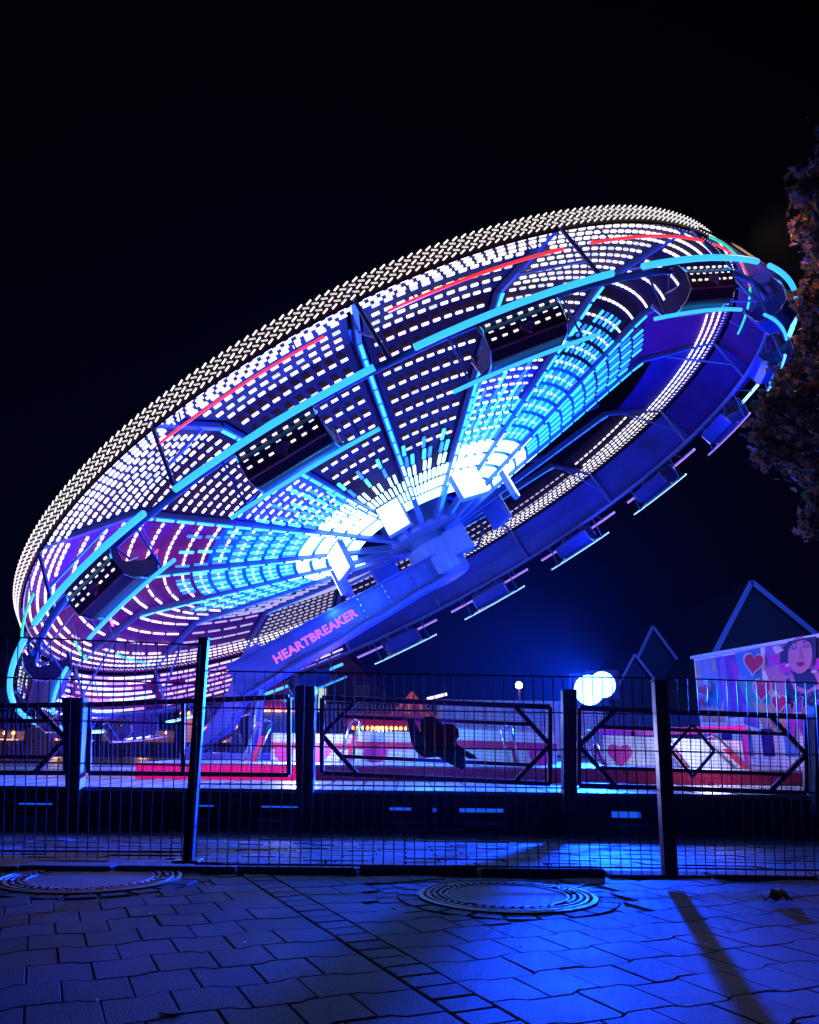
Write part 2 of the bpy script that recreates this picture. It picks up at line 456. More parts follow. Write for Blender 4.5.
# lamp cluster round the hub column, under the canopy
for i in range(8):
    a = i * 45 - 14
    m = MB(); ww = .66 if i % 2 else .5
    cc = wp(2.15, a, prof(2.15) - .36); rot = Matrix((tan(a), rad(a), N)).transposed()
    m.box(cc, (ww, .12, .62), 'hub_blue', rot)
    m.box(cc + rad(a) * .07, (ww - .05, .03, .56), 'lamp_white', rot)
    m.bar(cc + N * .3, cc + N * .48, .08, .08, 'hub_blue', rad(a))
    m.build('flood_panel', ride)
m = MB(); m.lathe(C0, N, [(.8, -.98), (.8, .25), (1.2, .32), (1.2, .36), (0, .4)], 'sweep_steel', 24); m.build('hub_column', ride)

def grid_kind(i):
    """(rows density, panel materials, start r) by sector"""
    a = (i + .5) * ST
    return a
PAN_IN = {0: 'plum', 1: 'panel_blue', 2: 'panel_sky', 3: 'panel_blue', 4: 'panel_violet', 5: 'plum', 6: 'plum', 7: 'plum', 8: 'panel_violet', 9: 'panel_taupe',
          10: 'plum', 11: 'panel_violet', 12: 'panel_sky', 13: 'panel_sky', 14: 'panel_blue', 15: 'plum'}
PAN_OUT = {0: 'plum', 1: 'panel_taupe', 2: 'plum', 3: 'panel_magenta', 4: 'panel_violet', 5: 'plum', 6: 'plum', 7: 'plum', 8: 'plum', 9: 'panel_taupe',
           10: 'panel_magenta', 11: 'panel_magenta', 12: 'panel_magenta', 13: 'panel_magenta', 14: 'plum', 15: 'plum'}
def module(m, r, a, h, ln, w, k, nn):
    # small LED module: trail-like dash along the tangent, offset below the panel
    t_ = tan(a); n_ = nn; b_ = t_.cross(n_)
    rot = Matrix((t_, b_, n_)).transposed(); m.box(wp(r, a, h), (ln, w, .03), k, rot)
SWEEP_LED = {}
for i in range(NS):
    a0, a1 = i * ST + .9, (i + 1) * ST - .9
    am = (a0 + a1) / 2
    # canopy panel
    m = MB()
    rr = [1.5, 3.0, 4.6, 6.3]; na = 5
    def sheet(rs, k):
        vs = []; 
        for dz in (0.0, .04):
            for r in rs:
                g = .9 * (8.0 / max(r, 2) - 1) * .35
                for j in range(na + 1): vs.append(wp(r, a0 + g + (a1 - a0 - 2 * g) * j / na, prof(r) + dz))
        nr = len(rs); w = na + 1; fs = []
        for q in range(nr - 1):
            for j in range(na):
                fs.append((q * w + j, q * w + j + 1, (q + 1) * w + j + 1, (q + 1) * w + j))
                o = nr * w; fs.append((o + q * w + j, o + (q + 1) * w + j, o + (q + 1) * w + j + 1, o + q * w + j + 1))
        o = nr * w
        for q in range(nr - 1):
            for j in (0, na): fs.append((q * w + j, (q + 1) * w + j, o + (q + 1) * w + j, o + q * w + j))
        for j in range(na):
            fs.append((j, j + 1, o + j + 1, o + j)); e = (nr - 1) * w; fs.append((e + j, e + j + 1, o + e + j + 1, o + e + j))
        m.add(vs, fs, k)
    dark_right = i in (4,)
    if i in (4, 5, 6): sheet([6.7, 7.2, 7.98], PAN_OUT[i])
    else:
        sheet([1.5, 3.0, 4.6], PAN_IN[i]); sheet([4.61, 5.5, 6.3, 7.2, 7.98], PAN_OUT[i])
    pan = m.build('canopy_panel', ride)
    # LED modules on the panel underside, rows shaped after the light trails
    m = MB(); rows = [2.0 + .34 * q for q in range(17)]
    dense = i in (14, 1, 9)
    if i == 3: rows = []
    if i == 4: rows = []
    if dense: rows = [2.0 + .17 * q for q in range(34)]
    for r in rows:
        if r > 7.5 or (i in (5, 6) and r < 6.8): continue
        p0 = 1.0 + 1.2 / r * 4; span = (a1 - a0) - 2 * (p0 - .9)
        ln = .115; pitch = .19
        if i in (11, 12): ln = .42; pitch = .50
        if i == 10: ln = .40; pitch = .46
        if r < 4.0 and i in (12, 13, 1, 2): k = 'led_ice'
        elif 6 <= i <= 10: k = 'led_dim'
        else: k = 'led_white'
        if r < 3.2 and i in (0, 15): continue
        n = max(1, int(R_(span) * r / pitch))
        for j in range(n):
            a = a0 + (p0 - .9) + span * (j + .5) / n
            w_ = .042 if not dense else .034
            kk = k
            if k == 'led_white':
                q_ = random.random(); kk = 'led_soft' if q_ < .14 else ('led_warm' if q_ < .22 and r > 5 else k)
                if q_ > .992: continue
            module(m, r, a, prof(r) - .03, ln, w_, kk, N)
    # cyan/blue radial strips near the hub
    if i in (0, 1, 2, 3, 11, 12, 13, 14, 15):
        nst = 9
        rmax = {0: 3.4, 15: 3.2, 1: 4.6, 2: 5.9, 3: 6.2, 11: 5.4, 12: 5.2, 13: 4.9, 14: 4.2}[i]
        for j in range(nst):
            a = a0 + (a1 - a0) * (j + .5) / nst
            if i in (2, 3, 12, 11): L = rmax - abs(j - 4) * .12
            else: L = rmax - (j % 3) * .5
            r = 1.5
            while r < L:
                r2 = r + .34
                k = 'led_ice' if r < 2.7 else ('led_cyan' if (j + int(r)) % 2 else 'led_blue')
                m.bar(wp(r + .04, a, prof(r + .04) - .035), wp(r2 - .04, a + .4, prof(r2 - .04) - .035), .05 if r < 2.7 else .06, .03, k, N)
                r = r2
    if m.v:
        tag(m.build('trail_leds', pan), kind='stuff')
    # rim: fascia with closely spaced rows
    m = MB(); w = 6
    for sgn, r in ((1, 8.03), (-1, 7.99)):
        vs = [wp(r, a0 - .9 + (a1 - a0 + 1.8) * j / w, h) for h in (-.14, .16) for j in range(w + 1)]
        m.add(vs, [(j, j + 1, w + 1 + j + 1, w + 1 + j) for j in range(w)], PAN_OUT[i] if i != 3 else 'panel_violet')
    fas = m.build('rim_fascia', ride)
    m = MB()
    for q in range(5):
        h = -.09 + q * .055; n = 24
        for j in range(n):
            a = i * ST + ST * (j + (.5 if q % 2 else 0)) / n
            kk = 'led_soft' if (q in (1, 3)) else ('led_white' if (i < 5 or i > 10) else 'led_dim')
            rot = Matrix((tan(a), rad(a), N)).transposed() @ Matrix.Rotation(.42 if q % 2 else -.42, 3, 'Y')
            m.box(wp(8.055, a, h), (.085, .016, .017), kk, rot)
            if q % 2 == 0: m.box(wp(7.965, a, h), (.085, .016, .017), 'led_white' if 4 <= i <= 9 else 'led_dim', rot)
    for q in range(3):
        r = 7.58 + q * .14; n = 17
        for j in range(n):
            a = i * ST + ST * (j + .5 * (q % 2)) / n; module(m, r, a, prof(r) - .03, .11, .035, 'led_white', N)
    tag(m.build('rim_lamps', fas), kind='stuff')
    if 2 <= i <= 12:
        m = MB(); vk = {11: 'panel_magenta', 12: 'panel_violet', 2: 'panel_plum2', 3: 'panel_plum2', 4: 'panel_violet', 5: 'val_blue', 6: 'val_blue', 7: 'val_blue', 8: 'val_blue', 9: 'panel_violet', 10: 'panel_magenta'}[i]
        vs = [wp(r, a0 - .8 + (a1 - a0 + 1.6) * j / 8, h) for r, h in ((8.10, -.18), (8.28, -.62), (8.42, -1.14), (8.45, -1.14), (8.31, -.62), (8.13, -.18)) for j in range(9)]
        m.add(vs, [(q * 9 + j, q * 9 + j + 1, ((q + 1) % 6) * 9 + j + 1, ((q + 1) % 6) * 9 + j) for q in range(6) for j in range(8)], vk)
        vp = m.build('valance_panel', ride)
        if i >= 9:  # LED rows added to brighten the lower left of the wheel
            m = MB(); ln_ = .34 if i < 11 else .40
            for q in range(8):
                f_ = (q + .6) / 8.3; r_ = 8.10 + .33 * f_; h_ = -.18 - .96 * f_; n = 7
                for j in range(n):
                    aa = a0 + (a1 - a0) * (j + .5 + .25 * (q % 2 - .5)) / n
                    if random.random() < .08: continue
                    rot = Matrix((tan(aa), rad(aa), N)).transposed()
                    for dr in (.05, -.03): m.box(wp(r_ + dr, aa, h_), (ln_, .025, .05), ('led_ice', 'led_white', 'tube_violet', 'lamp_ice')[(q + j // 2) % 4] if i >= 11 else ('led_soft', 'tube_violet')[q % 2], rot)
            tag(m.build('glow_rows', vp), kind='stuff')
    # sweep arm (boom) between the panels
    a = i * ST
    m = MB()
    m.bar(wp(.8, a, -1.05), wp(6.3, a, prof(6.3) - .04), .10, .12, 'sweep_steel', N)
    m.bar(wp(6.3, a, prof(6.3) - .04), wp(8.05, a, -.06), .08, .10, 'sweep_steel', N)
    m.bar(wp(.85, a, .3), wp(6.3, a, prof(6.3) + .25), .09, .09, 'sweep_steel', N)
    m.tube([wp(8.0, a, .1), wp(8.12, a, -1.15)], .03, 'sweep_steel')
    m.tube([wp(6.9, a, prof(6.9) - .1), wp(8.08, a, -.75)], .022, 'sweep_steel')
    sw = m.build('sweep_arm', ride)
    m = MB(); r = 1.0; 
    while r < 6.2:
        near = not (100 < a < 250)
        m.bar(wp(r, a, prof(r) - .12), wp(r + .30, a, prof(r + .3) - .12), .05, .02, 'led_ice' if (r < 3.0 and near) else ('led_cyan' if near else 'led_blue'), N)
        r += .36
    m.build('light_strip', sw)

# accent neon tubes running along the rim skirt
for (r, h, a0, a1, k, rad_) in ((8.12, -.52, 2, 20.5, 'tube_red', .022), (8.12, -.52, 24, 43, 'tube_red', .022), (8.12, -.44, 338, 356, 'tube_red', .018), (8.12, -.50, 46, 66, 'tube_red', .018),
                                (8.14, -.38, 46, 66, 'tube_green', .022), (8.16, -.45, 68, 84, 'tube_green', .022), (8.14, -.60, 300, 312, 'tube_green', .02),
                                (8.14, -.62, 286, 298, 'tube_red', .025), (7.3, -.62, 283, 293, 'tube_green', .022), (6.6, -.35, 287, 300, 'tube_pink', .024), (6.0, -.25, 301, 312, 'tube_red', .022), (6.9, -.5, 262, 276, 'tube_green', .022), (8.14, -.8, 262, 280, 'tube_pink', .022)):
    m = MB(); m.tube(arc(r, a0, a1, h), rad_, k, 6)
    for q in (0, 1):
        aa = a0 + (a1 - a0) * (.15 + .7 * q); m.tube([wp(r - .02, aa, h), wp(8.03, aa, -.2) if r > 8 else wp(r, aa, prof(r) + .01)], .012, 'sweep_steel', 5)
    m.build('neon_tube', ride)
# gondola rail
m = MB(); m.tube(arc(8.12, 0, 360, -1.15)[:-1], .05, 'sweep_steel', 8, closed=True); m.build('gondola_rail', ride)

# gondolas -----------------------------------------------------------
# local frame: x tangent, y radial outward, z along ride axis; origin on the rail
def gon_shell(k):
    m = MB(); W = .86
    sec = [(.34, -.08), (.42, -.16), (.46, -.52), (.34, -.84), (.10, -.98), (-.28, -1.0), (-.52, -.90), (-.62, -.66), (-.66, -.40), (-.60, -.38), (-.55, -.62), (-.46, -.80), (-.24, -.88), (.02, -.86), (.24, -.74), (.34, -.50), (.32, -.18)]
    xs = [-W, -W * .92, W * .92, W]; scl = [.90, 1, 1, .90]
    n = len(sec); vs = []
    for x, s_ in zip(xs, scl):
        for y, z in sec: vs.append((x, y * s_, -.5 + (z + .5) * s_))
    fs = []
    for q in range(3):
        for j in range(n): fs.append((q * n + j, q * n + (j + 1) % n, (q + 1) * n + (j + 1) % n, (q + 1) * n + j))
    fs.append(tuple(range(n - 1, -1, -1))); fs.append(tuple(3 * n + j for j in range(n)))
    m.add(vs, fs, k)
    for x in (-W + .01, W - .01):
        pts = [(x, .44, -.45), (x, .34, -.84), (x, .08, -.97), (x, -.28, -.98), (x, -.50, -.88), (x, -.60, -.62), (x, -.40, -.56), (x, .1, -.58)]
        m.prism(pts, (.03 if x < 0 else -.03, 0, 0), k)
    return m
def gon_frame():
    m = MB()
    for x in (-.5, .5):
        m.tube([(x, 0, .0), (x, .2, -.14), (x, .36, -.22)], .03, 'sweep_steel', 6)
        m.tube([(x, 0, .0), (x * 1.1, -.3, -.45), (x * 1.15, -.6, -.5)], .025, 'sweep_steel', 6)
    m.tube([(-.52, 0, 0), (.52, 0, 0)], .04, 'sweep_steel', 6)
    for r_, h_, sp_ in ((8.49, -.18, 18.2), (7.99, -.66, 14.8)):
        pts = []
        for q in range(9):
            a = R_(-sp_ / 2 + sp_ * q / 8); pts.append((r_ * math.sin(a) / .62, (r_ * math.cos(a) - 8.12) / .62, h_ / .62))
        m.tube(pts, .016, 'sweep_steel', 6)
    for x in (-1.5, -.6, .6, 1.5): m.tube([(x, -.02, .02), (x, .52, -.28)], .025, 'sweep_steel', 5)
    for x in (-1.3, 1.3): m.tube([(x, -.02, .0), (x, -.25, -1.06)], .025, 'sweep_steel', 5); m.tube([(x, -.25, -1.06), (x * .6, -.1, -.95)], .025, 'sweep_steel', 5)
    return m
def gon_seat():
    m = MB()
    for q in range(3):
        x = -.54 + q * .54
        m.box((x, -.08, -.72), (.48, .42, .10), 'seat', Matrix.Rotation(.15, 3, 'X')); m.box((x, .22, -.42), (.48, .09, .52), 'seat', Matrix.Rotation(-.12, 3, 'X'))
    return m
def gon_bar():
    m = MB(); m.tube([(-.7, .1, -.55), (-.7, -.28, -.42), (.7, -.28, -.42), (.7, .1, -.55)], .025, 'chrome', 6); return m
def arc_local(r, span, h, aoff=0):
    pts = []
    for q in range(9):
        a = R_(-span / 2 + span * q / 8); pts.append((r * math.sin(a), r * math.cos(a) - 8.12, h))
    return pts
protos = {}
def mesh_of(mb, name, bevel=0):
    me = bpy.data.meshes.new(name); me.from_pydata(mb.v, [], mb.f)
    for k in mb.mats: me.materials.append(MT[k])
    me.polygons.foreach_set('material_index', mb.m); me.update(); return me
ME = {'shell_plum': mesh_of(gon_shell('shell_plum'), 'shell'), 'shell_blue': mesh_of(gon_shell('shell_blue'), 'shell'),
      'frame': mesh_of(gon_frame(), 'gondola_frame'), 'seat': mesh_of(gon_seat(), 'seat'), 'bar': mesh_of(gon_bar(), 'lap_bar')}
def tubes(kt, kb, rt_=.043):  # tubes stretched into arcs to stand in for the light trails
    a = MB(); a.tube([tuple(c / .62 for c in p) for p in arc_local(8.52, 18.5, -.18)], rt_ / .62, kt, 8); b = MB(); b.tube([tuple(c / .62 for c in p) for p in arc_local(8.02, 15, -.66)], rt_, kb, 8)
    return mesh_of(a, 'trail_tube'), mesh_of(b, 'trail_tube')
TB = {'c': tubes('tube_cyan', 'tube_cyan'), 'm': tubes('tube_mint', 'tube_mint', .045), 'v': tubes('tube_violet', 'tube_ice', .06), 'w': tubes('tube_violet', 'tube_ice', .030), 'i': tubes('tube_ice', 'tube_violet', .035)}
def backleds():
    m = MB()
    for q in range(3):
        m.box((0, .468 - q * .035, -.40 - q * .14), (1.6, .02, .02), 'seat')
        if q < 2: m.box((0, .45 - q * .035, -.47 - q * .14), (.02, .02, .16), 'seat')
        for j in range(7):
            m.box((-.72 + j * .24, .475 - q * .035 + (q == 0) * .0 - .0 , -.40 - q * .14), (.10, .03, .035), 'led_white')
    return mesh_of(m, 'back_lamps')
ME['leds'] = backleds()
def trim():
    m = MB()
    for x in (-.86, .86):
        m.tube([(x, .40, -.12), (x, .46, -.50), (x, .34, -.84), (x, .08, -.97), (x, -.28, -.99), (x, -.52, -.88), (x, -.64, -.44)], .022, 'chrome', 6)
    m.tube([(-.86, .40, -.12), (0, .42, -.09), (.86, .40, -.12)], .024, 'chrome', 6)
    m.tube([(-.86, .34, -.86), (.86, .34, -.86)], .018, 'heart_pink', 6)
    return mesh_of(m, 'trim')
ME['trim'] = trim()
def emblem():
    m = MB()
    m.prism([(x, .30 - .42 * (z + .72) * 0 + .12, -.72 + z) for x, z in heart(.30, .26)], (0, .05, 0), 'heart_pink'); return mesh_of(m, 'emblem')
ME['emblem'] = emblem()
def headl():
    m = MB()
    for x in (-.55, 0, .55): m.lathe((x, -.15, -.99), (0, 0, -1), [(0, .03), (.13, .03), (.15, .0), (.15, -.05)], 'lamp_white', 16)
    m.box((0, -.15, -1.0), (1.3, .06, .05), 'seat')
    return mesh_of(m, 'belly_lamps')
ME['head'] = headl()
def lampcol():
    m = MB(); m.box((0, .62, -.30), (1.9, .10, 1.15), 'seat')
    m.box((0, .69, -.30), (1.8, .04, 1.05), 'lamp_ice'); m.box((0, .55, -.30), (1.8, .04, 1.05), 'lamp_ice'); return mesh_of(m, 'lamp_board', 0)
ME['col'] = lampcol()
gon_list = []
for i in range(NS):
    a = (i + .5) * ST
    loc = wp(8.12, a, -1.15)
    rot = Matrix((-tan(a), rad(a), N)).transposed()
    if rot.determinant() < 0: rot = Matrix((tan(a), rad(a), N)).transposed()
    g = bpy.data.objects.new('gondola', None); g.empty_display_size = .2; col.objects.link(g); g.parent = ride
    g.location = loc - ride.location; g.rotation_euler = rot.to_euler(); g.scale = (.62, .62, .62)
    def sub(name, me):
        o = bpy.data.objects.new(name, me); col.objects.link(o); o.parent = g; return o
    blue = 2 <= i <= 9
    sub('shell', ME['shell_blue' if blue else 'shell_plum'])
    sub('hanger_frame', ME['frame']); sub('seat', ME['seat']); sub('lap_bar', ME['bar']); sub('trim', ME['trim']); sub('emblem', ME['emblem'])
    tb = TB['m' if i in (3,) else ('w' if 5 <= i <= 8 else ('i' if i in (4, 10, 11) else 'c'))]
    sub('trail_tube', tb[0]); sub('trail_tube', tb[1])
    if i in (12, 13, 14, 15, 0, 1, 10, 11): sub('back_lamps', ME['leds'])
    if i in (10, 11): sub('belly_lamps', ME['head'])


# support arm with the lettering
Aend = C0 - N * 1.78
pL = at(238, 683, 15.9); pR = wp(.1, 0, -1.85)
dirA = (pR - pL).normalized(); yA = Vector((0, 1, 0)); nA = dirA.cross(yA)
if nA.z < 0: nA = -nA
m = MB()
h0, h1 = .36, .27
def q4(p, h, w): return [p - yA * w + nA * h, p + yA * w + nA * h, p + yA * w - nA * h, p - yA * w - nA * h]
m.hexa(q4(pL, h0, .38), q4(pR, h1, .38), 'arm_blue')
arm = m.build('support_arm', ride, bevel=.02)
m = MB()
for s_ in (1, -1):
    m.bar(pL - yA * .395 + nA * s_ * (h0 - .03), pR - yA * .395 + nA * s_ * (h1 - .03), .06, .03, 'arm_blue', nA)
m.build('edge_flange', arm)
m = MB(); q0 = pL.lerp(pR, .06) - yA * .43 - nA * .30; q1 = pL.lerp(pR, .97) - yA * .43 - nA * .22
m.tube([q0.lerp(q1, k_ / 12) - nA * (.02 * math.sin(k_ * 1.7)) for k_ in range(13)], .022, 'black_steel', 6); m.build('cable', arm)
for f_ in (.60, .72, .84, .95):
    c_ = pL.lerp(pR, f_) - yA * .405; hh = h0 + (h1 - h0) * f_
    m = MB(); m.bar(c_ - nA * (hh - .06), c_ + nA * (hh - .06), .05, .03, 'arm_blue', yA)
    for k_ in range(4): m.box(c_ + nA * (hh - .10) * (-1 + 2 * k_ / 3) - yA * .02, (.035, .03, .035), 'chrome')
    m.build('rib_plate', arm)
def text_mesh(s, size, k, name, parent, origin, xd, yd, off, ext=.01, shear=0, bold=0.0):
    cu = bpy.data.curves.new(name, 'FONT'); cu.body = s; cu.size = size; cu.extrude = ext; cu.offset = bold; cu.space_character = 1.05
    cu.resolution_u = 3
    ob = bpy.data.objects.new(name, cu); col.objects.link(ob)
    dg = bpy.context.evaluated_depsgraph_get(); me = bpy.data.meshes.new_from_object(ob.evaluated_get(dg))
    bpy.data.objects.remove(ob)
    zd = xd.cross(yd)
    R3 = Matrix((xd, yd, zd)).transposed()
    w = max(v.co.x for v in me.vertices)
    for v in me.vertices:
        v.co = R3 @ Vector((v.co.x, v.co.y, v.co.z)) + origin + zd * off
    b = parent_base(parent)
    for v in me.vertices: v.co -= b
    me.materials.clear(); me.materials.append(MT[k]); me.update()
    o = bpy.data.objects.new(name, me); col.objects.link(o); o.parent = parent
    return w
tsize = .56
face = -yA * .40
o0 = onplane(276, 664, pL + face, yA)
# fit width: text must end at px 357
pe = onplane(357, 616, pL + face, yA); xd = (pe - o0).normalized(); yd = Vector((0, -1, 0)).cross(xd)
if yd.z < 0: yd = -yd
Wt = (pe - o0).length
cu = bpy.data.curves.new('t', 'FONT'); cu.body = 'HEARTBREAKER'; cu.size = 1; cu.space_character = 1.05
ob = bpy.data.objects.new('t', cu); col.objects.link(ob); bpy.context.view_layer.update(); wid = ob.dimensions.x; bpy.data.objects.remove(ob)
sz = Wt / wid
zdir = xd.cross(yd)
sg = -1 if zdir.y > 0 else 1
text_mesh('HEARTBREAKER', sz, 'letter_line', 'lettering', ride, o0, xd, yd, sg * .012, .006, bold=.022 * sz)
text_mesh('HEARTBREAKER', sz, 'letter_fill', 'lettering', ride, o0, xd, yd, sg * .022, .006, bold=-.004 * sz)

# tower with two raked legs
m = MB()
def poly_prism(pxs, Y, depth, k, mb): mb.prism([at(x, y, Y) for x, y in pxs], (0, depth, 0), k)
poly_prism([(244, 650), (256, 643), (282, 655), (272, 675), (250, 692), (238, 704), (226, 728), (206, 745), (190, 762), (182, 767), (182, 752), (206, 728), (222, 705), (236, 668)], 15.7, .9, 'tower_blue', m)
tw = m.build('tower', ride, bevel=.03)
m = MB()
poly_prism([(252, 690), (262, 684), (262, 700), (256, 764), (246, 764)], 15.85, .25, 'tower_blue', m)
m.tube([at(259, 684, 15.8), at(249, 762, 15.8)], .05, 'chrome'); m.build('ram_strut', ride)
m = MB()
m.tube([at(190, 760, 15.6), at(238, 730, 15.6)], .04, 'black_steel')
poly_prism([(232, 735), (238, 733), (243, 762), (228, 762)], 15.5, .3, 'black_steel', m); m.build('hydraulic_pump', ride)
m = MB(); m.lathe(at(255, 660, 15.62), (0, 1, 0), [(0, 0), (.2, 0), (.22, .05), (.22, .1)], 'hub_blue', 20); m.build('pivot_cap', ride)
m = MB(); pa = at(180, 765, 15.2); pb = at(300, 766, 15.2)
m.box(((pa.x + pb.x) / 2, 16.0, PLATZ + .06), (pb.x - pa.x, 1.8, .10), 'tower_blue'); m.build('base_plate', ride, bevel=.01)

# ------------------------------------------------------------------ deck
t = thing('ride_deck', (0, 10, -.4), 'low raised deck with pale boards and a dark brown front edge under the ride', 'deck')
m = MB(); m.box((1, 19, DECKZ - .02), (30, 18, .04), 'deck_top'); m.build('deck_boards', t)
m = MB(); m.box((1, 10.02, DECKZ - .115), (30, .10, .15), 'deck_edge'); m.build('front_beam', t, bevel=.01)
m = MB(); x0 = at(136, 770, 12.5).x
m.box(((x0 + 14) / 2, 19.25, (PLATZ + DECKZ) / 2 - .001), (14 - x0, 13.5, PLATZ - DECKZ - .006), 'deck_top'); m.build('inner_platform', t)
m = MB(); xm = at(310, 770, 12.5).x
m.box(((x0 + xm) / 2, 12.485, (PLATZ + DECKZ) / 2 - .015), (xm - x0, .03, PLATZ - DECKZ - .04), 'fascia_lit'); m.build('lit_fascia', t)
m = MB(); m.box(((xm + 14) / 2, 12.485, (PLATZ + DECKZ) / 2 - .015), (14 - xm, .03, PLATZ - DECKZ - .04), 'fascia_red'); m.build('red_fascia', t)
m = MB()
for q in range(60):
    x = -13 + q * .46; m.box((x, 11.2, DECKZ + .003), (.02, 2.3, .006), 'black_steel')
m.build('board_gaps', t)
for q, (px, w) in enumerate(((72, .22), (222, .3), (318, .4), (382, .3), (448, .45), (568, .9), (700, .35), (790, .3), (-40, .3))):
    x = at(px, 815, 10.3).x; m = MB()
    m.box((x, 10.35, DECKZ - .26), (w * .6, .3, .14), 'dark'); m.box((x, 10.35, -.36), (w, .45, .08), 'timber'); m.box((x, 10.35, -.27), (w * .85, .4, .09), 'timber' if q % 2 == 0 else 'dark')
    m.build('support_jack', t, bevel=.01)
for xa, xb, ya, yb in ((197, 230, 801, 806), (262, 298, 802, 807), (316, 329, 803, 808), (384, 411, 804, 810), (433, 503, 806, 812), (612, 640, 812, 817), (20, 52, 800, 803)):  # glowing bars added for the blue-lit patches under the deck
    m = MB(); A_, B_ = at(xa, (ya + yb) / 2, 11.6), at(xb, (ya + yb) / 2 + .4, 11.6); m.bar(A_, B_, .04, .075, 'under_glow'); m.bar(A_ + Vector((0, .05, .02)), B_ + Vector((0, .05, .02)), .04, .12, 'dark')
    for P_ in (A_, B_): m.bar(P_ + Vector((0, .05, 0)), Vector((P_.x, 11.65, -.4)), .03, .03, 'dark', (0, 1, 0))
    m.build('glow_bar', t)
m = MB()
for y in (11.2, 13, 15, 17.5, 20, 24, 28): m.box((1, y, DECKZ - .14), (30, .12, .16), 'dark')
m.build('cross_beam', t)
m = MB(); m.tube([at(330, 838, 10.2), at(420, 836, 9.9), at(480, 829, 10), at(560, 827, 10.1)], .03, 'black_steel'); tag(m.build('power_cable', base=at(330, 838, 10.2)), 'black power cable lying on the paving under the deck edge', 'cable')

# railings ----------------------------------------------------------
YR = 10.06
def rail(px0, px1, t0, t1, b0, b1, style, label):
    A, B, Cc, D = at(px0, t0, YR), at(px1, t1, YR), at(px0, b0, YR), at(px1, b1, YR)
    def P(u, v): return A.lerp(B, u).lerp(Cc.lerp(D, u), v)
    base = P(.5, 1); t = thing('safety_railing', (base.x, YR, DECKZ), label, 'railing', 'dark red railings along the deck front')
    m = MB(); w = .055
    def ln(a, b, w_=w): m.bar(P(*a), P(*b), w_, w_, 'rail_red', (0, 1, 0))
    ln((0, 0), (1, 0), .065); ln((0, 1), (1, 1)); ln((0, 0), (0, 1)); ln((1, 0), (1, 1))
    asp = (B - A).length / (Cc - A).length
    k = .5 / asp * 1.0
    if style in ('K', 'KD'):
        ln((0, .5), (k, 0)); ln((0, .5), (k, 1)); ln((1, .5), (1 - k, 0)); ln((1, .5), (1 - k, 1))
        ln((k * .55, .24), (1 - k * .55, .24), .045); ln((k * .55, .77), (1 - k * .55, .77), .045)
        if style == 'KD':
            d = .30 / asp
            for a, b in (((.5, .16), (.5 - d, .5)), ((.5 - d, .5), (.5, .84)), ((.5, .84), (.5 + d, .5)), ((.5 + d, .5), (.5, .16))): ln(a, b, .035)
    if style == 'P': ln((.47, 0), (.47, 1), .045)
    m.build('frame', t, bevel=.006)
    m = MB(); n = int((B - A).length / .055)
    for q in range(1, n): 
        p, r = P(q / n, .08), P(q / n, .98); p.y += .04; r.y += .04; m.tube([p, r], .0028, 'rail_red', 3)
    for q in range(1, 20):
        p, r = P(0, .06 + q * .047), P(1, .06 + q * .047); p.y += .045; r.y += .045; m.tube([p, r], .0028, 'rail_red', 3)
    m.build('infill_mesh', t)
rail(-150, 66, 708, 705, 772, 773, 'K', 'dark red railing section at the left edge with a K-shaped brace')
rail(89, 289, 705, 697, 773, 775, 'P', 'dark red railing section without braces, below the wheel left of the ride tower')
rail(322, 550, 698, 707, 773, 784, 'K', 'dark red railing section with K-shaped braces, carrying the dark heart cut-out')
rail(579, 806, 708, 717, 785, 793, 'KD', 'dark red railing section with a diamond in its middle, in front of the mural')
rail(829, 1040, 717, 726, 793, 800, 'K', 'dark red railing section cut off by the right edge')
def rpost(px, tp, bt, w, label, taper=1.0):
    a, b = at(px, tp, 10.0), at(px, bt, 10.0); b.y = a.y = 9.95
    t = thing('railing_post', (b.x, b.y, b.z), label, 'post', 'broad posts between the deck railings')
    m = MB(); m.hexa([a + Vector((x * w, y * .09, 0)) for x, y in ((-1, -1), (1, -1), (1, 1), (-1, 1))],
                     [b + Vector((x * w * taper, y * .09, 0)) for x, y in ((-1, -1), (1, -1), (1, 1), (-1, 1))], 'post_paint'); m.build('column', t, bevel=.01)
    m = MB(); m.hexa([a + Vector((x * w * .36, -.1 + y * .015, 0)) for x, y in ((-1, -1), (1, -1), (1, 1), (-1, 1))],
                     [b + Vector((x * w * .36 * taper, -.1 + y * .015, 0)) for x, y in ((-1, -1), (1, -1), (1, 1), (-1, 1))], 'rail_red'); m.build('inlay', t)
rpost(77, 698, 806, .135, 'broad tapered post with red inlay at the left end of the deck railings', .55)
rpost(306, 686, 806, .125, 'broad upright post in front of the ride tower leg', .8)
rpost(568, 690, 812, .085, 'broad post right below the blazing floodlight', .9)
rpost(818, 706, 815, .11, 'pale violet post at the right edge beside the mural', .9)

# dark cut-out sign
m = MB(); Yc = 9.88
out = [(407, 719), (413, 718), (420, 732), (424, 728), (428, 721), (437, 719), (443, 724), (449, 727), (453, 735), (458, 745), (467, 751), (476, 756), (478, 759), (470, 759), (464, 756), (466, 766), (462, 770), (450, 764), (438, 757), (425, 758), (416, 752), (411, 742)]
t = thing('cutout_sign', at(440, 770, Yc), 'dark flat cut-out figure with a dark red heart, hung on the railing in the middle', 'sign')
m.prism([at(x, y, Yc) for x, y in out], (0, .03, 0), 'cut_dark' if 'cut_dark' in MT else 'stall_dark'); m.build('backing', t)
hc = at(438, 734, Yc - .03); R2 = Matrix.Rotation(.35, 3, 'Y'); m = MB()
m.prism([hc + R2 @ Vector((x, 0, z)) for x, z in heart(.50, .42)], (0, .028, 0), 'heart_dark'); m.build('heart', t)

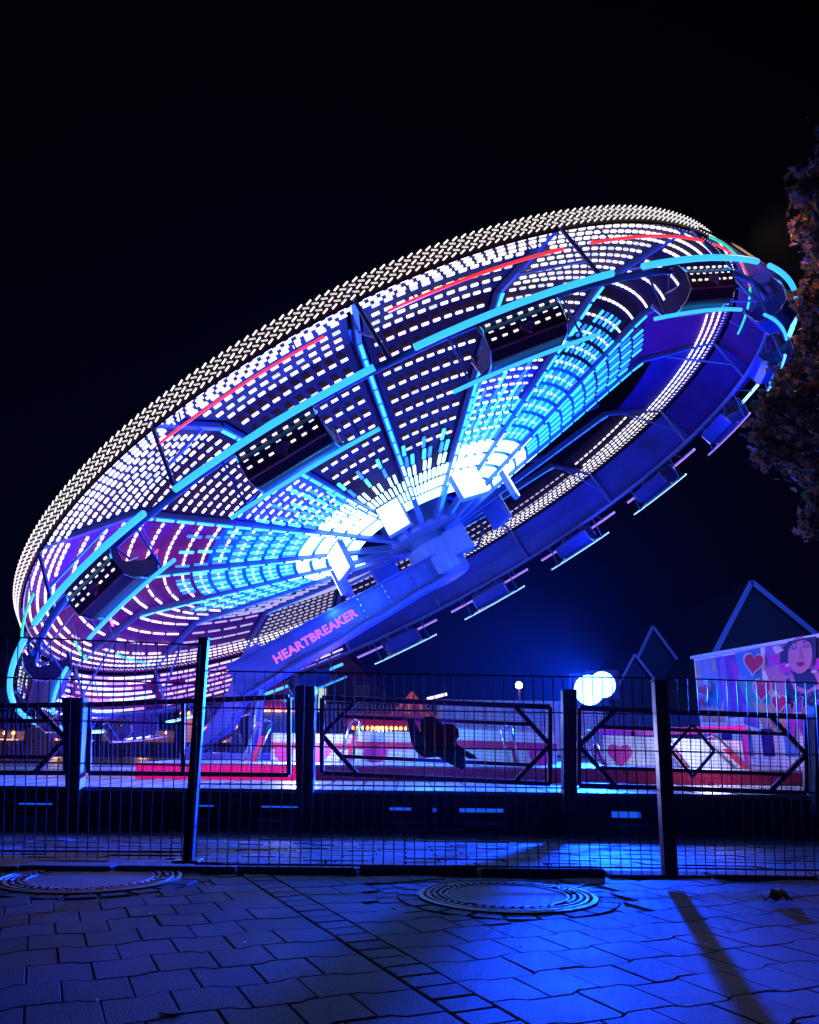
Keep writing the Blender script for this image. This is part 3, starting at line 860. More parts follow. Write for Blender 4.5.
# barrier walls of the ride with hearts and slanted handrails ------------
def wall(pxl, pxr, yt0, yt1, yb0, yb1, Y, k, label, hearts=(), stripe=True, Y2=None):
    Y2 = Y2 or Y
    A, B, Cc, D = at(pxl, yt0, Y), at(pxr, yt1, Y2), at(pxl, yb0, Y), at(pxr, yb1, Y2)
    Cc.z = D.z = PLATZ + .005; Cc.x = A.x; D.x = B.x
    t = thing('barrier_board', (A.lerp(B, .5).x, Y, PLATZ), label, 'barrier', 'white barrier boards with red stripe on the platform')
    nv = (B - A).cross(Cc - A).normalized()
    if nv.y > 0: nv = -nv
    m = MB(); m.hexa([A, B, D, Cc], [p - nv * .08 for p in (A, B, D, Cc)], k); m.build('board', t, bevel=.01)
    def P(u, v, o=.0): return A.lerp(B, u).lerp(Cc.lerp(D, u), v) + nv * o
    if stripe:
        m = MB(); m.hexa([P(0, .34, .014), P(1, .34, .014), P(1, .58, .014), P(0, .58, .014)], [P(0, .34, .003), P(1, .34, .003), P(1, .58, .003), P(0, .58, .003)], 'stripe_red'); m.build('stripe', t)
    for (u, v, s_) in hearts:
        c = P(u, v, .016); xd_ = (B - A).normalized(); m = MB()
        m.prism([c + xd_ * x + Vector((0, 0, z)) for x, z in heart(s_, s_ * .95)], -nv * .01, 'heart_pink'); m.build('heart', t)
wall(272, 352, 733, 734, 764, 764, 14.6, 'board_white', 'white barrier board with pink hearts right of the ride tower', ((.16, .78, .34), (.6, .7, .42)), True)
wall(356, 418, 731, 732, 764, 764, 14.4, 'board_white', 'white barrier board with one pink heart left of the dark cut-out', ((.32, .78, .42),), True)
wall(424, 556, 727, 733, 764, 770, 14.2, 'board_white', 'long blue-lit barrier board behind the dark cut-out', ((.88, .78, .42),), True)
wall(604, 655, 735, 737, 770, 770, 13.6, 'board_white', 'short barrier board with a pink heart behind the thick grey fence post', ((.3, .62, .40),), False)
wall(672, 742, 738, 741, 772, 772, 13.4, 'board_white', 'bright white barrier board with a pink top edge left of the mural', (), False)
def slant(px0, y0, px1, y1, Y, label, dx=12):
    a, b = at(px0, y0, Y), at(px1, y1, Y); c = at(px0 - dx, y0 + 1, Y); d = at(px1 - dx, y1, Y)
    for q in (b, d): q.z = PLATZ
    t = thing('slanted_handrail', b.lerp(d, .5), label, 'handrail', 'chrome handrails slanting beside the platform steps')
    m = MB(); m.tube([b, a, a.lerp(c, .5) + Vector((0, 0, .04)), c, d], .022, 'chrome', 8); m.build('tube_rail', t, smooth=True)
    m = MB(); m.hexa([a.lerp(b, .35), c.lerp(d, .35).lerp(a.lerp(b, .35), .55), d.lerp(b, .55), b], [p + Vector((0, .03, 0)) for p in (a.lerp(b, .35), c.lerp(d, .35).lerp(a.lerp(b, .35), .55), d.lerp(b, .55), b)], 'stripe_red'); m.build('red_panel', t)
slant(272, 722, 256, 762, 14.0, 'chrome handrail with red panel beside the ride tower foot', 14)
slant(360, 722, 350, 763, 14.0, 'chrome handrail with red panel between the two white heart boards', 10)
slant(511, 728, 519, 766, 13.9, 'chrome handrail with red panel in front of the long blue board', 10)
slant(592, 733, 607, 768, 13.4, 'chrome handrail with red panel just below the floodlight', 10)
slant(668, 740, 690, 772, 13.2, 'chrome handrail right of the thick grey fence post', 9)
slant(718, 738, 750, 774, 13.2, 'chrome handrail slanting down at the end of the bright white board', 14)
m = MB(); a, b = at(600, 733, 13.9), at(745, 729, 13.9)
m.bar(a, b, .05, .12, 'heart_pink', (0, 0, 1))
for px in (632, 655, 711, 744):
    c = at(px, 731, 13.9); m.bar(c, Vector((c.x, c.y, PLATZ)), .05, .05, 'heart_pink'); 
t = m.build('pink_rail', base=(a.x, 13.9, PLATZ)); tag(t, 'bright pink top rail running behind the white barrier boards on the right', 'rail')

# blue backdrop trailer ----------------------------------------------
A = at(440, 699, 24); B = at(604, 702, 24)
t = thing('transport_trailer', (A.lerp(B, .5).x, 24, -.4), 'long pale trailer lit blue behind the barrier boards', 'trailer')
m = MB(); zt = (A.z + B.z) / 2
m.box(((A.x + B.x) / 2, 25.2, (zt + .35) / 2), (B.x - A.x, 2.4, zt - .35), 'board_white'); m.build('body', t, bevel=.04)
m = MB()
for q in range(9):
    x = A.x + (B.x - A.x) * (q + .5) / 9; m.box((x, 23.985, (zt + .35) / 2), (.04, .03, zt - .5), 'picket')
m.build('side_rib', t)
m = MB(); c = at(497, 720, 23.95); m.box((c.x, 23.97, c.z), (.55, .04, .75), 'board_white'); m.build('hatch', t)
for fx in (.12, .2, .8, .88):
    m = MB(); x = A.x + (B.x - A.x) * fx; m.lathe((x, 24.1, .05), (0, 1, 0), [(0, 0), (.25, 0), (.45, .02), (.45, .3), (0, .3)], 'dark', 20); m.build('wheel', t)

# mural booth on the right ---------------------------------------------
PA = at(694, 659, 17.6); PB = at(880, 622, 12.6); PB.z = PA.z
t = thing('mural_booth', (7.2, 16, PLATZ), 'angled booth wall with a mural of a dark-haired woman, red hearts and pastel colours', 'booth')
xd = (PB - PA); xd.z = 0; Lb = xd.length; xd.normalize(); nb = xd.cross(Vector((0, 0, 1))); 
if nb.y > 0: nb = -nb
m = MB(); zb = PLATZ + .005
def bp(u, z, o=0): return PA + xd * u + Vector((0, 0, z - PA.z)) + nb * o
m.hexa([bp(0, PA.z, 0), bp(Lb, PA.z, 0), bp(Lb, zb, 0), bp(0, zb, 0)], [bp(0, PA.z, -2.0), bp(Lb, PA.z, -2.0), bp(Lb, zb, -2.0), bp(0, zb, -2.0)], 'board_white'); m.build('body', t)
m = MB(); m.bar(bp(-.03, PA.z + .03, .03), bp(Lb, PA.z + .03, .03), .08, .06, 'bargeboard'); m.build('top_trim', t)
MURC = {'skin': (.60, .22, .42), 'skin2': (.42, .16, .42), 'hair': (.015, .015, .10), 'red': (.70, .0, .06), 'white': (.75, .75, .8), 'blue': (.06, .30, .75), 'deepblue': (.02, .05, .45), 'violet': (.22, .03, .52),
        'lilac': (.34, .16, .70), 'green': (.10, .38, .36), 'peach': (.75, .42, .26), 'magenta': (.65, .03, .50), 'sky': (.22, .34, .72), 'pale': (.40, .38, .70), 'lip': (.40, .02, .14), 'eye': (.03, .04, .14)}
for k, c in MURC.items(): MM('mural_' + k, tuple(x * .62 for x in c), .6, noise=.12, nscale=6)
m = MB(); lay = [0]
def mp(pts, k, z=None):
    lay[0] += 1; o = .004 + .0012 * lay[0]
    pp = [onplane(x, y, PA + nb * o, nb) for x, y in pts]
    # own faces only, thin paint film
    ctr = sum(pp, Vector((0, 0, 0))) / len(pp); n = len(pp)
    m.add(pp + [p - nb * .002 for p in pp], [tuple(range(n))] + [(i, (i + 1) % n, n + (i + 1) % n, n + i) for i in range(n)], 'mural_' + k)
def blob(cx, cy, rx, ry, k, n=16, rot=0):
    pts = []
    for i in range(n):
        a = 2 * math.pi * i / n; x, y = rx * math.cos(a), ry * math.sin(a); pts.append((cx + x * math.cos(rot) - y * math.sin(rot), cy + x * math.sin(rot) + y * math.cos(rot)))
    mp(pts, k)
def mheart(cx, cy, w, h, rot, k='red'):
    for kk, s_ in (('white', 1.16), (k, 1.0)):
        pts = []
        for x, y in heart(w * s_, h * s_, 24):
            X, Y = x, -y; pts.append((cx + X * math.cos(rot) - Y * math.sin(rot), cy + X * math.sin(rot) + Y * math.cos(rot)))
        mp(pts, kk)
mp([(695, 661), (722, 656), (722, 716), (700, 715)], 'sky')
mp([(696, 663), (700, 662), (702, 690), (697, 690)], 'peach'); mp([(703, 662), (709, 661), (711, 674), (704, 675)], 'pale')
mp([(711, 660), (714, 660), (716, 672), (712, 672)], 'peach')
mp([(705, 692), (721, 690), (722, 715), (707, 715)], 'blue')
mp([(702, 706), (722, 708), (726, 722), (702, 722)], 'peach')
mp([(716, 658), (735, 654), (742, 680), (752, 716), (728, 718), (722, 700)], 'violet')
mp([(719, 658), (724, 657), (729, 690), (732, 716), (724, 716), (722, 690)], 'lilac')
mp([(731, 660), (738, 664), (740, 684), (734, 678)], 'magenta')
mp([(735, 653), (745, 651), (760, 648), (762, 680), (742, 684)], 'blue'); mp([(739, 672), (752, 682), (746, 688), (738, 684)], 'sky')
mp([(738, 682), (760, 678), (772, 700), (780, 722), (752, 716)], 'green')
mp([(752, 702), (782, 706), (790, 730), (765, 732)], 'peach')
mp([(742, 702), (756, 712), (758, 728), (744, 724)], 'lilac')
mp([(765, 647), (830, 632), (830, 720), (795, 716), (782, 690), (765, 668)], 'lilac')
mp([(768, 658), (782, 652), (790, 662), (786, 672), (776, 668)], 'magenta')
mp([(770, 646), (785, 643), (786, 652), (773, 656)], 'skin2')
mp([(764, 668), (784, 664), (790, 685), (785, 700), (772, 688)], 'skin')
mp([(780, 650), (787, 643), (790, 670), (786, 676), (780, 664)], 'hair')
mp([(811, 637), (824, 634), (828, 668), (814, 672)], 'hair')
mp([(784, 650), (778, 645), (772, 647), (776, 654)], 'white')
# woman: shoulders, neck, bodice
mp([(786, 676), (824, 672), (830, 720), (780, 718), (783, 690)], 'skin')
mp([(792, 671), (812, 669), (818, 684), (808, 690), (796, 686)], 'hair')
mp([(786, 680), (789, 678), (794, 690), (806, 694), (816, 690), (830, 686), (830, 712), (800, 704), (783, 712)], 'hair')
for q in range(26): blob(784 + random.random() * 38, 692 + random.random() * 12, .8, .8, 'sky' if q % 2 else 'pale', 6)
blob(785, 668, 6.2, 5.4, 'magenta', rot=.2); blob(817, 664, 5, 6, 'magenta')
blob(787.5, 665, 2.6, 1.3, 'white', rot=-.5); blob(814, 671.5, 3.2, 1.6, 'white', rot=-.1)
blob(800, 655, 12.4, 18.5, 'skin', 24, rot=.05)
mp([(787.5, 641.5), (812, 636.6), (811, 640), (806, 640), (800, 640.5), (793, 643), (789, 649), (787.6, 656)], 'hair')
mp([(811, 637), (816, 636), (816, 664), (812, 668), (813, 656), (812, 645)], 'hair')
blob(793.6, 647.5, 4.0, 2.6, 'skin2', rot=-.05); blob(806, 645.8, 4.0, 2.6, 'skin2', rot=-.05)
blob(793.8, 647.8, 2.6, 1.3, 'eye', rot=.03); blob(806, 646.2, 2.6, 1.3, 'eye', rot=-.1)
blob(793.9, 647.7, .8, .7, 'white', 8); blob(806, 646.1, .8, .7, 'white', 8)
mp([(789.5, 643.6), (793, 641.6), (797.5, 643), (797.3, 643.9), (793, 642.8), (790, 644.6)], 'hair'); mp([(802, 642.4), (806.5, 640), (810.6, 641.6), (810.4, 642.5), (806.4, 641.3), (802.3, 643.4)], 'hair')
mp([(799, 646), (800.6, 646), (801.6, 655), (803, 657.5), (800.3, 658.6), (797.6, 657.6), (798.7, 655)], 'skin2')
mp([(795.6, 663.2), (798.6, 661.4), (800.4, 662.2), (802.2, 661.2), (805, 662.8), (803, 666.2), (800.4, 667), (797.6, 666.4)], 'lip')
mp([(797.2, 663.4), (803.6, 663.1), (801.6, 664.6), (799, 664.6)], 'hair')
mheart(753.5, 663, 19, 21, .10); mheart(762, 689, 17, 22, .06); mheart(779, 703, 15, 17, .0); mheart(704, 690, 13, 12, -.3)
mp([(697, 700), (702, 697), (704, 704), (699, 708)], 'red')
blob(704.5, 682, 1.4, 3.2, 'white', 10, .2); blob(707, 699, 1.2, 4, 'white', 10, .5)
# bubble letter strokes
for k, s_ in (('white', 1.15), ('violet', 1.0)):
    def sc(pts):
        cx = sum(p[0] for p in pts) / len(pts); cy = sum(p[1] for p in pts) / len(pts); return [(cx + (x - cx) * s_, cy + (y - cy) * s_) for x, y in pts]
    mp(sc([(784.5, 707), (789.5, 704.5), (790.5, 712), (785, 712.5)]), k)
    mp(sc([(795, 701), (798, 700), (799, 703), (802, 697.5), (803, 698), (801.5, 712), (794, 712)]), k)
    mp(sc([(804, 709), (808, 705.5), (812, 708.5), (811, 712.5), (806, 713)]), k)
    mp(sc([(815.5, 702), (820, 700), (824, 704), (824, 710), (816, 710)]), k)
for k, s_ in (('deepblue', 1.22), ('magenta', 1.0)):
    def sc(pts):
        cx = sum(p[0] for p in pts) / len(pts); cy = sum(p[1] for p in pts) / len(pts); return [(cx + (x - cx) * s_, cy + (y - cy) * s_) for x, y in pts]
    mp(sc([(789, 717), (801, 716), (802, 736), (799, 727), (796, 724), (794, 737), (790, 736)]), k)
    mp(sc([(806, 717), (812, 717), (813, 740), (809, 739), (810, 728)]), k)
m.build('painted_mural', t)
for q in range(7): m = MB(); m.box(bp(.3 + q * .62, zb + .42, .02), (.30, .03, .5), 'panel_violet' if q % 2 else 'wall_blue', Matrix.Rotation(math.atan2(xd.y, xd.x), 3, 'Z')); m.build('lower_panel', t)

# ------------------------------------------------------------------ floodlights
def floodlight(px, py, Y, label, heads, base_z, es='flood_blue'):
    c = at(px, py, Y); t = thing('floodlight', (c.x, Y, base_z), label, 'floodlight', None)
    m = MB(); m.tube([(c.x, Y + .12, base_z), (c.x, Y + .12, c.z)], .045, 'grey_steel')
    for s_ in (-.5, .5): m.tube([(c.x + s_, Y + .12, base_z + .02), (c.x, Y + .12, base_z + .7)], .02, 'grey_steel')
    m.bar((c.x - .35, Y + .12, c.z), (c.x + .35, Y + .12, c.z), .05, .05, 'grey_steel'); m.build('stand', t)
    for dx, dz, s_ in heads:
        m = MB(); p = Vector((c.x + dx, Y, c.z + dz)); m.box(p + Vector((0, .05, 0)), (s_, .12, s_ * .86), 'dark'); h = m.build('lamp_head', t, bevel=.02)
        m = MB(); m.lathe(p + Vector((0, -.02, 0)), (0, -1, 0), [(0, .035), (s_ * .28, .025), (s_ * .38, 0)], es, 20); m.build('lens', h)
    return c
FL = floodlight(595, 688, 19, 'blazing blue-white floodlight with two heads on a stand left of the dark gables', ((-.15, -.05, .92), (.18, .08, .80)), PLATZ)
def plight(loc, energy, colr, r=.15, name='light', cast=True):
    l = bpy.data.lights.new(name, 'POINT'); l.energy = energy; l.color = colr; l.shadow_soft_size = r
    o = bpy.data.objects.new(name, l); o.location = loc; col.objects.link(o); return o
l = bpy.data.lights.new('floodlight_spill', 'SPOT'); l.energy = 4500; l.color = (.002, .045, 1.0); l.shadow_soft_size = .3; l.spot_size = R_(150); l.spot_blend = .5
o = bpy.data.objects.new('floodlight_spill', l); o.location = FL + Vector((0, -.4, 0)); col.objects.link(o)
o.rotation_euler = (Vector((-3.5, 10, 8)) - o.location).to_track_quat('-Z', 'Y').to_euler()
l = bpy.data.lights.new('floodlight_beam', 'SPOT'); l.energy = 112000; l.color = (.002, .045, 1.0); l.shadow_soft_size = .2; l.spot_size = R_(67); l.spot_blend = 1.0
o = bpy.data.objects.new('floodlight_beam', l); o.location = FL + Vector((0, -.4, 0)); col.objects.link(o)
o.rotation_euler = (Vector((-8.5, 3, 0)) - o.location).to_track_quat('-Z', 'Y').to_euler()

l = bpy.data.lights.new('floodlight_up', 'SPOT'); l.energy = 4000; l.color = (.002, .05, 1.0); l.shadow_soft_size = .25; l.spot_size = R_(84); l.spot_blend = .8
o = bpy.data.objects.new('floodlight_up', l); o.location = FL + Vector((0, -.45, .1)); col.objects.link(o)
o.rotation_euler = (Vector((3.6, 15, 7)) - o.location).to_track_quat('-Z', 'Y').to_euler()
# street lamp small warm
c = at(519, 686, 42); t = thing('street_lamp', (c.x, 42, -.4), 'small warm white street lamp glowing left of the floodlight', 'street lamp')
m = MB(); m.tube([(c.x, 42, -.4), (c.x, 42, c.z)], .06, 'grey_steel'); m.build('pole', t)
m = MB(); m.lathe(c, (0, 0, 1), [(0, -.16), (.15, -.08), (.18, .08), (.1, .2), (0, .22)], 'street_bulb', 12); m.build('lantern', t)
plight(c + Vector((0, -.4, 0)), 30, (1, .7, .4), .15, 'street_lamp_glow')

# ------------------------------------------------------------------ stalls, tent, houses
def stall(pxl, pxr, ytop, Y, k, label, glow, awn='stall_violet', bulbs=10, zb=-.4, roofpeak=0):
    a, b = at(pxl, ytop, Y), at(pxr, ytop, Y); w = b.x - a.x; zt = (a.z + b.z) / 2; cx_ = (a.x + b.x) / 2
    t = thing('market_stall', (cx_, Y, zb), label, 'stall', None)
    m = MB(); m.box((cx_, Y + 1.9, (zt + zb) / 2), (w, .06, zt - zb), k)
    for s_ in (-1, 1): m.box((cx_ + s_ * (w / 2 - .03), Y + 1, (zt + zb) / 2), (.06, 1.8, zt - zb), k)
    m.box((cx_, Y + .1, zb + .5), (w - .1, .3, 1.0), k); m.build('cabin', t)
    m = MB(); m.hexa([(cx_ - w / 2 - .2, Y - .5, zt - .15), (cx_ + w / 2 + .2, Y - .5, zt - .15), (cx_ + w / 2 + .2, Y + 2, zt + .3), (cx_ - w / 2 - .2, Y + 2, zt + .3)],
                     [(cx_ - w / 2 - .2, Y - .5, zt - .1), (cx_ + w / 2 + .2, Y - .5, zt - .1), (cx_ + w / 2 + .2, Y + 2, zt + .36), (cx_ - w / 2 - .2, Y + 2, zt + .36)], awn)
    m.build('awning', t)
    m = MB()
    for q in range(3): m.box((cx_ - w / 2 + w * (q + .5) / 3, Y + 1.84, zt - .8), (w / 3 - .25, .03, .8), glow)
    m.build('display', t)
    for q in range(bulbs):
        m = MB(); x = cx_ - w / 2 + w * (q + .5) / bulbs; m.lathe((x, Y - .5, zt - .22), (0, 0, 1), [(0, -.06), (.05, -.03), (.05, .03), (.02, .07)], 'warm_bulb', 8); m.build('bulb', t)
    plight((cx_, Y + .9, zt - .4), 90, (1, .5, .2), .1, 'stall_glow')
stall(-60, 26, 726, 27, 'stall_dark', 'stall with a row of yellow bulbs at the far left edge', 'warm_glow')
stall(34, 66, 722, 31, 'stall_violet', 'violet stall with a yellow lit display behind the left post', 'warm_glow', bulbs=5)
stall(100, 176, 727, 33, 'stall_dark', 'dark stall with a dim front below the bright lower end of the wheel', 'panel_taupe', bulbs=6)
stall(182, 240, 708, 30, 'stall_violet', 'warm lit stall seen between the black fence post and the ride tower', 'warm_glow', bulbs=8)
stall(352, 408, 722, 28, 'stall_dark', 'stall with a glowing orange front below the striped tent', 'warm_glow', awn='tent_red', bulbs=12)
# pointed violet tent on left
a = at(-22, 640, 25); t = thing('party_tent', (a.x, 25, -.4), 'violet pointed tent roof at the left edge behind the wheel', 'tent')
m = MB(); m.lathe((a.x, 26, 0), (0, 0, 1), [(.02, a.z), (1.3, at(0, 668, 25).z), (2.4, at(10, 690, 25).z), (2.4, at(10, 705, 25).z)], 'stall_violet', 8); m.build('roof', t)
for q in range(8): an = q * math.pi / 4; m = MB(); m.tube([(a.x + 2.3 * math.cos(an), 26 + 2.3 * math.sin(an), -.4), (a.x + 2.3 * math.cos(an), 26 + 2.3 * math.sin(an), at(10, 700, 25).z)], .04, 'grey_steel'); m.build('pole', t)
# striped tent top
c = at(412, 716, 30); zt = at(412, 690, 30).z; ze = at(412, 721, 30).z; R0 = 1.15
t = thing('striped_tent', (c.x, 31, -.4), 'orange and red striped tent roof with a small cupola', 'tent')
m = MB(); n = 16
for (r0, z0, r1, z1) in ((.05, zt, .30, at(412, 699, 30).z), (.36, at(412, 700, 30).z, R0, ze), (R0, ze, R0, ze - .3)):
    for i in range(n):
        a0, a1 = 2 * math.pi * i / n, 2 * math.pi * (i + 1) / n
        m.add([(c.x + r * math.cos(a), 31 + r * math.sin(a), z) for r, a, z in ((r0, a0, z0), (r0, a1, z0), (r1, a1, z1), (r1, a0, z1))], [(0, 1, 2, 3)], 'tent_orange' if i % 2 else 'tent_red')
m.build('roof', t)
for q in range(8): an = q * math.pi / 4; m = MB(); m.tube([(c.x + 1.05 * math.cos(an), 31 + 1.05 * math.sin(an), -.4), (c.x + 1.05 * math.cos(an), 31 + 1.05 * math.sin(an), ze)], .04, 'grey_steel'); m.build('pole', t)
# tilted tube light behind
a, b = at(427, 699, 27), at(447, 694, 27); t = thing('tube_lamp', (a.x, 27, -.4), 'short white fluorescent tube tilted on a pole right of the striped tent', 'lamp')
m = MB(); m.tube([a, b], .05, 'tube_white' if 'tube_white' in MT else 'led_white'); m.build('tube', t)
m = MB(); q = a.lerp(b, .5); m.tube([(q.x, 27.1, -.4), (q.x, 27.1, q.z)], .03, 'grey_steel'); m.build('pole', t)
# picket fence behind
a, b = at(258, 703, 29), at(440, 706, 29); t = thing('picket_fence', (a.x, 29, -.4), 'pale picket fence far behind the railings left of the striped tent', 'fence')
m = MB(); x = a.x
while x < b.x: m.box((x, 29, (a.z - .4) / 2), (.06, .03, a.z + .4), 'picket'); x += .14
m.build('pickets', t); m = MB(); 
for z in (a.z - .2, .2): m.bar((a.x, 29.04, z), (b.x, 29.04, z), .04, .08, 'picket')
m.build('rails', t)
# low blue fence behind on the right
a, b = at(604, 709, 26), at(700, 711, 26); t = thing('board_fence', (a.x, 26, -.4), 'dark vertical board fence between the floodlight and the mural', 'fence')
m = MB(); x = a.x
while x < b.x: m.box((x, 26, (a.z - .4) / 2), (.16, .03, a.z + .4), 'wall_blue'); x += .19
m.build('boards', t)

def house(apex, eL, eR, Y, dep, label, wallm, barge='bargeboard', bw=.22, windows=(), chim=False, cat='house'):
    A = at(*apex, Y); L = at(*eL, Y); R = at(*eR, Y); g0 = -.4
    t = thing('gabled_house', (A.x, Y, g0), label, cat, None)
    m = MB(); m.prism([(L.x + .25, Y, g0), (R.x - .25, Y, g0), (R.x - .25, Y, R.z), (A.x, Y, A.z - .15), (L.x + .25, Y, L.z)], (0, dep, 0), wallm); m.build('wall', t)
    m = MB()
    for E_ in (L, R):
        d = (Vector((E_.x, Y, E_.z)) - A); e = A + d * 1.03
        m.hexa([Vector((A.x, Y - .3, A.z)), Vector((e.x, Y - .3, e.z)), Vector((e.x, Y + dep, e.z)), Vector((A.x, Y + dep, A.z))],
               [Vector((A.x, Y - .3, A.z + .12)), Vector((e.x, Y - .3, e.z + .12)), Vector((e.x, Y + dep, e.z + .12)), Vector((A.x, Y + dep, A.z + .12))], 'roof')
    rf = m.build('roof', t)
    if barge:
        for E_ in (L, R):
            d = (Vector((E_.x, Y, E_.z)) - A); e = A + d * 1.03; m = MB()
            m.bar((A.x, Y - .34, A.z), (e.x, Y - .34, e.z), .05, bw, barge, (0, 0, 1)); m.build('bargeboard', t)
    for (wx, wy, ww, hh, k) in windows:
        c = at(wx, wy, Y); m = MB(); m.box((c.x, Y - .01, c.z), (ww + .16, .06, hh + .16), 'picket'); f = m.build('window_frame', t)
        m = MB(); m.box((c.x - ww * .26, Y - .05, c.z), (ww * .44, .03, hh), k); m.box((c.x + ww * .26, Y - .05, c.z), (ww * .44, .03, hh), k); m.build('pane', f)
house((749, 583), (700, 677), (842, 659), 40, 9, 'tall gabled house with bargeboards tinted as if lit blue, behind the mural wall', 'house_wall', bw=.26)
house((651, 627), (622, 688), (706, 702), 46, 8, 'gabled house with lit windows between the floodlight and the mural', 'house_wall', bw=.16, windows=((641, 692, .55, .75, 'window_lit'), (650, 691, .45, .75, 'window_lit')))
house((633, 655), (612, 695), (662, 692), 43, 5, 'small low gable just right of the floodlight', 'house_wall', bw=.12)
house((336, 640), (262, 712), (404, 706), 36, 10, 'dark brick house gable behind the support arm', 'brick', barge=None, windows=((362, 697, .5, .9, 'glass_dark'), (318, 700, .7, 1.0, 'window_lit')))
# faint lit facade under the arm
c = at(318, 680, 26); t = thing('shop_kiosk', (at(300, 700, 26).x, 26, -.4), 'pink and blue kiosk with a white light column between the tower and the brick house', 'kiosk')
m = MB(); a, b = at(262, 690, 26), at(312, 682, 26); m.box(((a.x + b.x) / 2, 27, (a.z - .4) / 2), (b.x - a.x, 2, a.z + .4), 'wall_blue'); m.build('body', t, bevel=.03)
m = MB(); c1 = at(278, 697, 25.95); m.box((c1.x, 25.97, c1.z), (.9, .04, .9), 'heart_pink'); m.build('sign_panel', t)
m = MB(); c2 = at(311, 690, 25.9); m.box((c2.x, 25.9, c2.z - .2), (.12, .08, 1.4), 'led_white'); m.build('light_column', t)
m = MB()
for q in range(14): x = a.x + (b.x - a.x) * (q + .5) / 14; cz = at(290, 711, 25.8).z; m.box((x, 25.9, cz), (.07, .06, .06), 'warm_bulb' if q % 3 else 'tube_pink')
m.build('light_chain', t)

# ------------------------------------------------------------------ tree
def tree():
    tx = at(905, 700, 8.8).x; ty = 8.8
    t = thing('autumn_tree', (tx, ty, gz(ty)), 'tree with brown autumn leaves reaching in from the right edge', 'tree')
    m = MB(); z0 = gz(ty)
    m.tube([(tx, ty, z0), (tx + .05, ty, z0 + 1), (tx - .03, ty + .05, z0 + 2.6), (tx + .1, ty, z0 + 4.5), (tx, ty, z0 + 7.5)], [.24, .19, .16, .13, .05], 'bark', 12)
    blobs = []
    # crown pieces by picture position, at their own depths
    for (px, py, Y, r) in ((808, 182, 8.3, .22), (800, 196, 8.4, .16), (822, 215, 8.9, .34), (818, 246, 8.7, .26), (845, 160, 9.2, .4), (834, 285, 8.6, .30), (812, 300, 8.4, .17), (822, 335, 8.2, .34), (806, 322, 8.5, .16), (812, 365, 8.9, .30), (797, 398, 8.5, .34), (776, 412, 8.2, .24), (783, 442, 9.0, .30),
                           (763, 432, 8.4, .16), (770, 452, 8.5, .12), (806, 455, 8.7, .34), (818, 486, 8.5, .24), (836, 410, 8.0, .5), (860, 330, 8.5, .8), (888, 220, 9, 1.1), (905, 400, 9, 1.1), (822, 512, 8.6, .18), (875, 490, 8.6, .55),
                           (835, 130, 8.8, .25), (792, 375, 8.6, .16), (965, 300, 9.4, 1.3), (945, 160, 9.2, 1.2), (815, 526, 8.7, .08)):
        c = at(px, py, Y); blobs.append((c, r))
        s = Vector((tx, ty, c.z - max(.5, (tx - c.x) * .6)))
        md = s.lerp(c, .5) + Vector((0, 0, .12)); m.tube([s, md, c], [.055, .035, .012], 'bark', 6)
        for q in range(5):
            e = c + Vector((random.gauss(0, 1), random.gauss(0, 1), random.gauss(0, 1))) * r * .6; m.tube([md.lerp(c, .6), e], [.014, .005], 'bark', 4)
    m.build('trunk', t)
    m = MB()
    shape = [(0, -.5), (.16, -.22), (.46, -.30), (.34, -.02), (.50, .22), (.22, .20), (0, .55), (-.22, .20), (-.50, .22), (-.34, -.02), (-.46, -.30), (-.16, -.22)]
    for c, r in blobs:
        ncl = int(20 * (r / .45) ** 2) + 5
        for q in range(ncl):
            d = Vector((random.gauss(0, 1), random.gauss(0, 1), random.gauss(0, 1))).normalized() * r * random.uniform(.35, 1.08)
            cc = c + d
            for l in range(random.randint(7, 13)):
                p = cc + Vector((random.gauss(0, .07), random.gauss(0, .07), random.gauss(0, .06)))
                s_ = random.uniform(.075, .15)
                nrm = Vector((random.gauss(0, .6), random.gauss(-.5, .6), random.gauss(.3, .6))).normalized()
                Q = nrm.to_track_quat('Z', 'Y') @ Quaternion((0, 0, 1), random.uniform(0, 6.28))
                m.add([p + Q @ Vector((x * s_, y * s_, -abs(x) * s_ * .35)) for x, y in shape], [tuple(range(12))], 'leaf')
    m.build('crown', t)
tree()

# small ground details --------------------------------------------------
p = gnd(779, 903); t = thing('fallen_leaf', (p.x, p.y, 0), 'curled dark dry leaf lying on the paving at the right', 'leaf')
m = MB(); ns, nw = 8, 6; vs = []
for i in range(ns + 1):
    u = i / ns - .5
    for j in range(nw + 1):
        v = j / nw - .5; w_ = .05 * math.cos(u * 2.7) * (1 + .25 * math.sin(u * 22)); vs.append(p + Vector((u * .115, v * 2 * w_, .010 + .045 * (1 - (u * 2) ** 2) * (.6 + .4 * math.cos(v * 5)) + .008 * math.sin(i * 2.1 + j))))
m.add(vs, [(i * (nw + 1) + j, i * (nw + 1) + j + 1, (i + 1) * (nw + 1) + j + 1, (i + 1) * (nw + 1) + j) for i in range(ns) for j in range(nw)], 'leaf_dry')
m.build('blade', t, smooth=True); m = MB(); m.tube([p + Vector((-.055, 0, .012)), p + Vector((-.075, -.01, .03)), p + Vector((-.09, -.01, .02))], .0018, 'leaf_dry', 5); m.build('stalk', t)
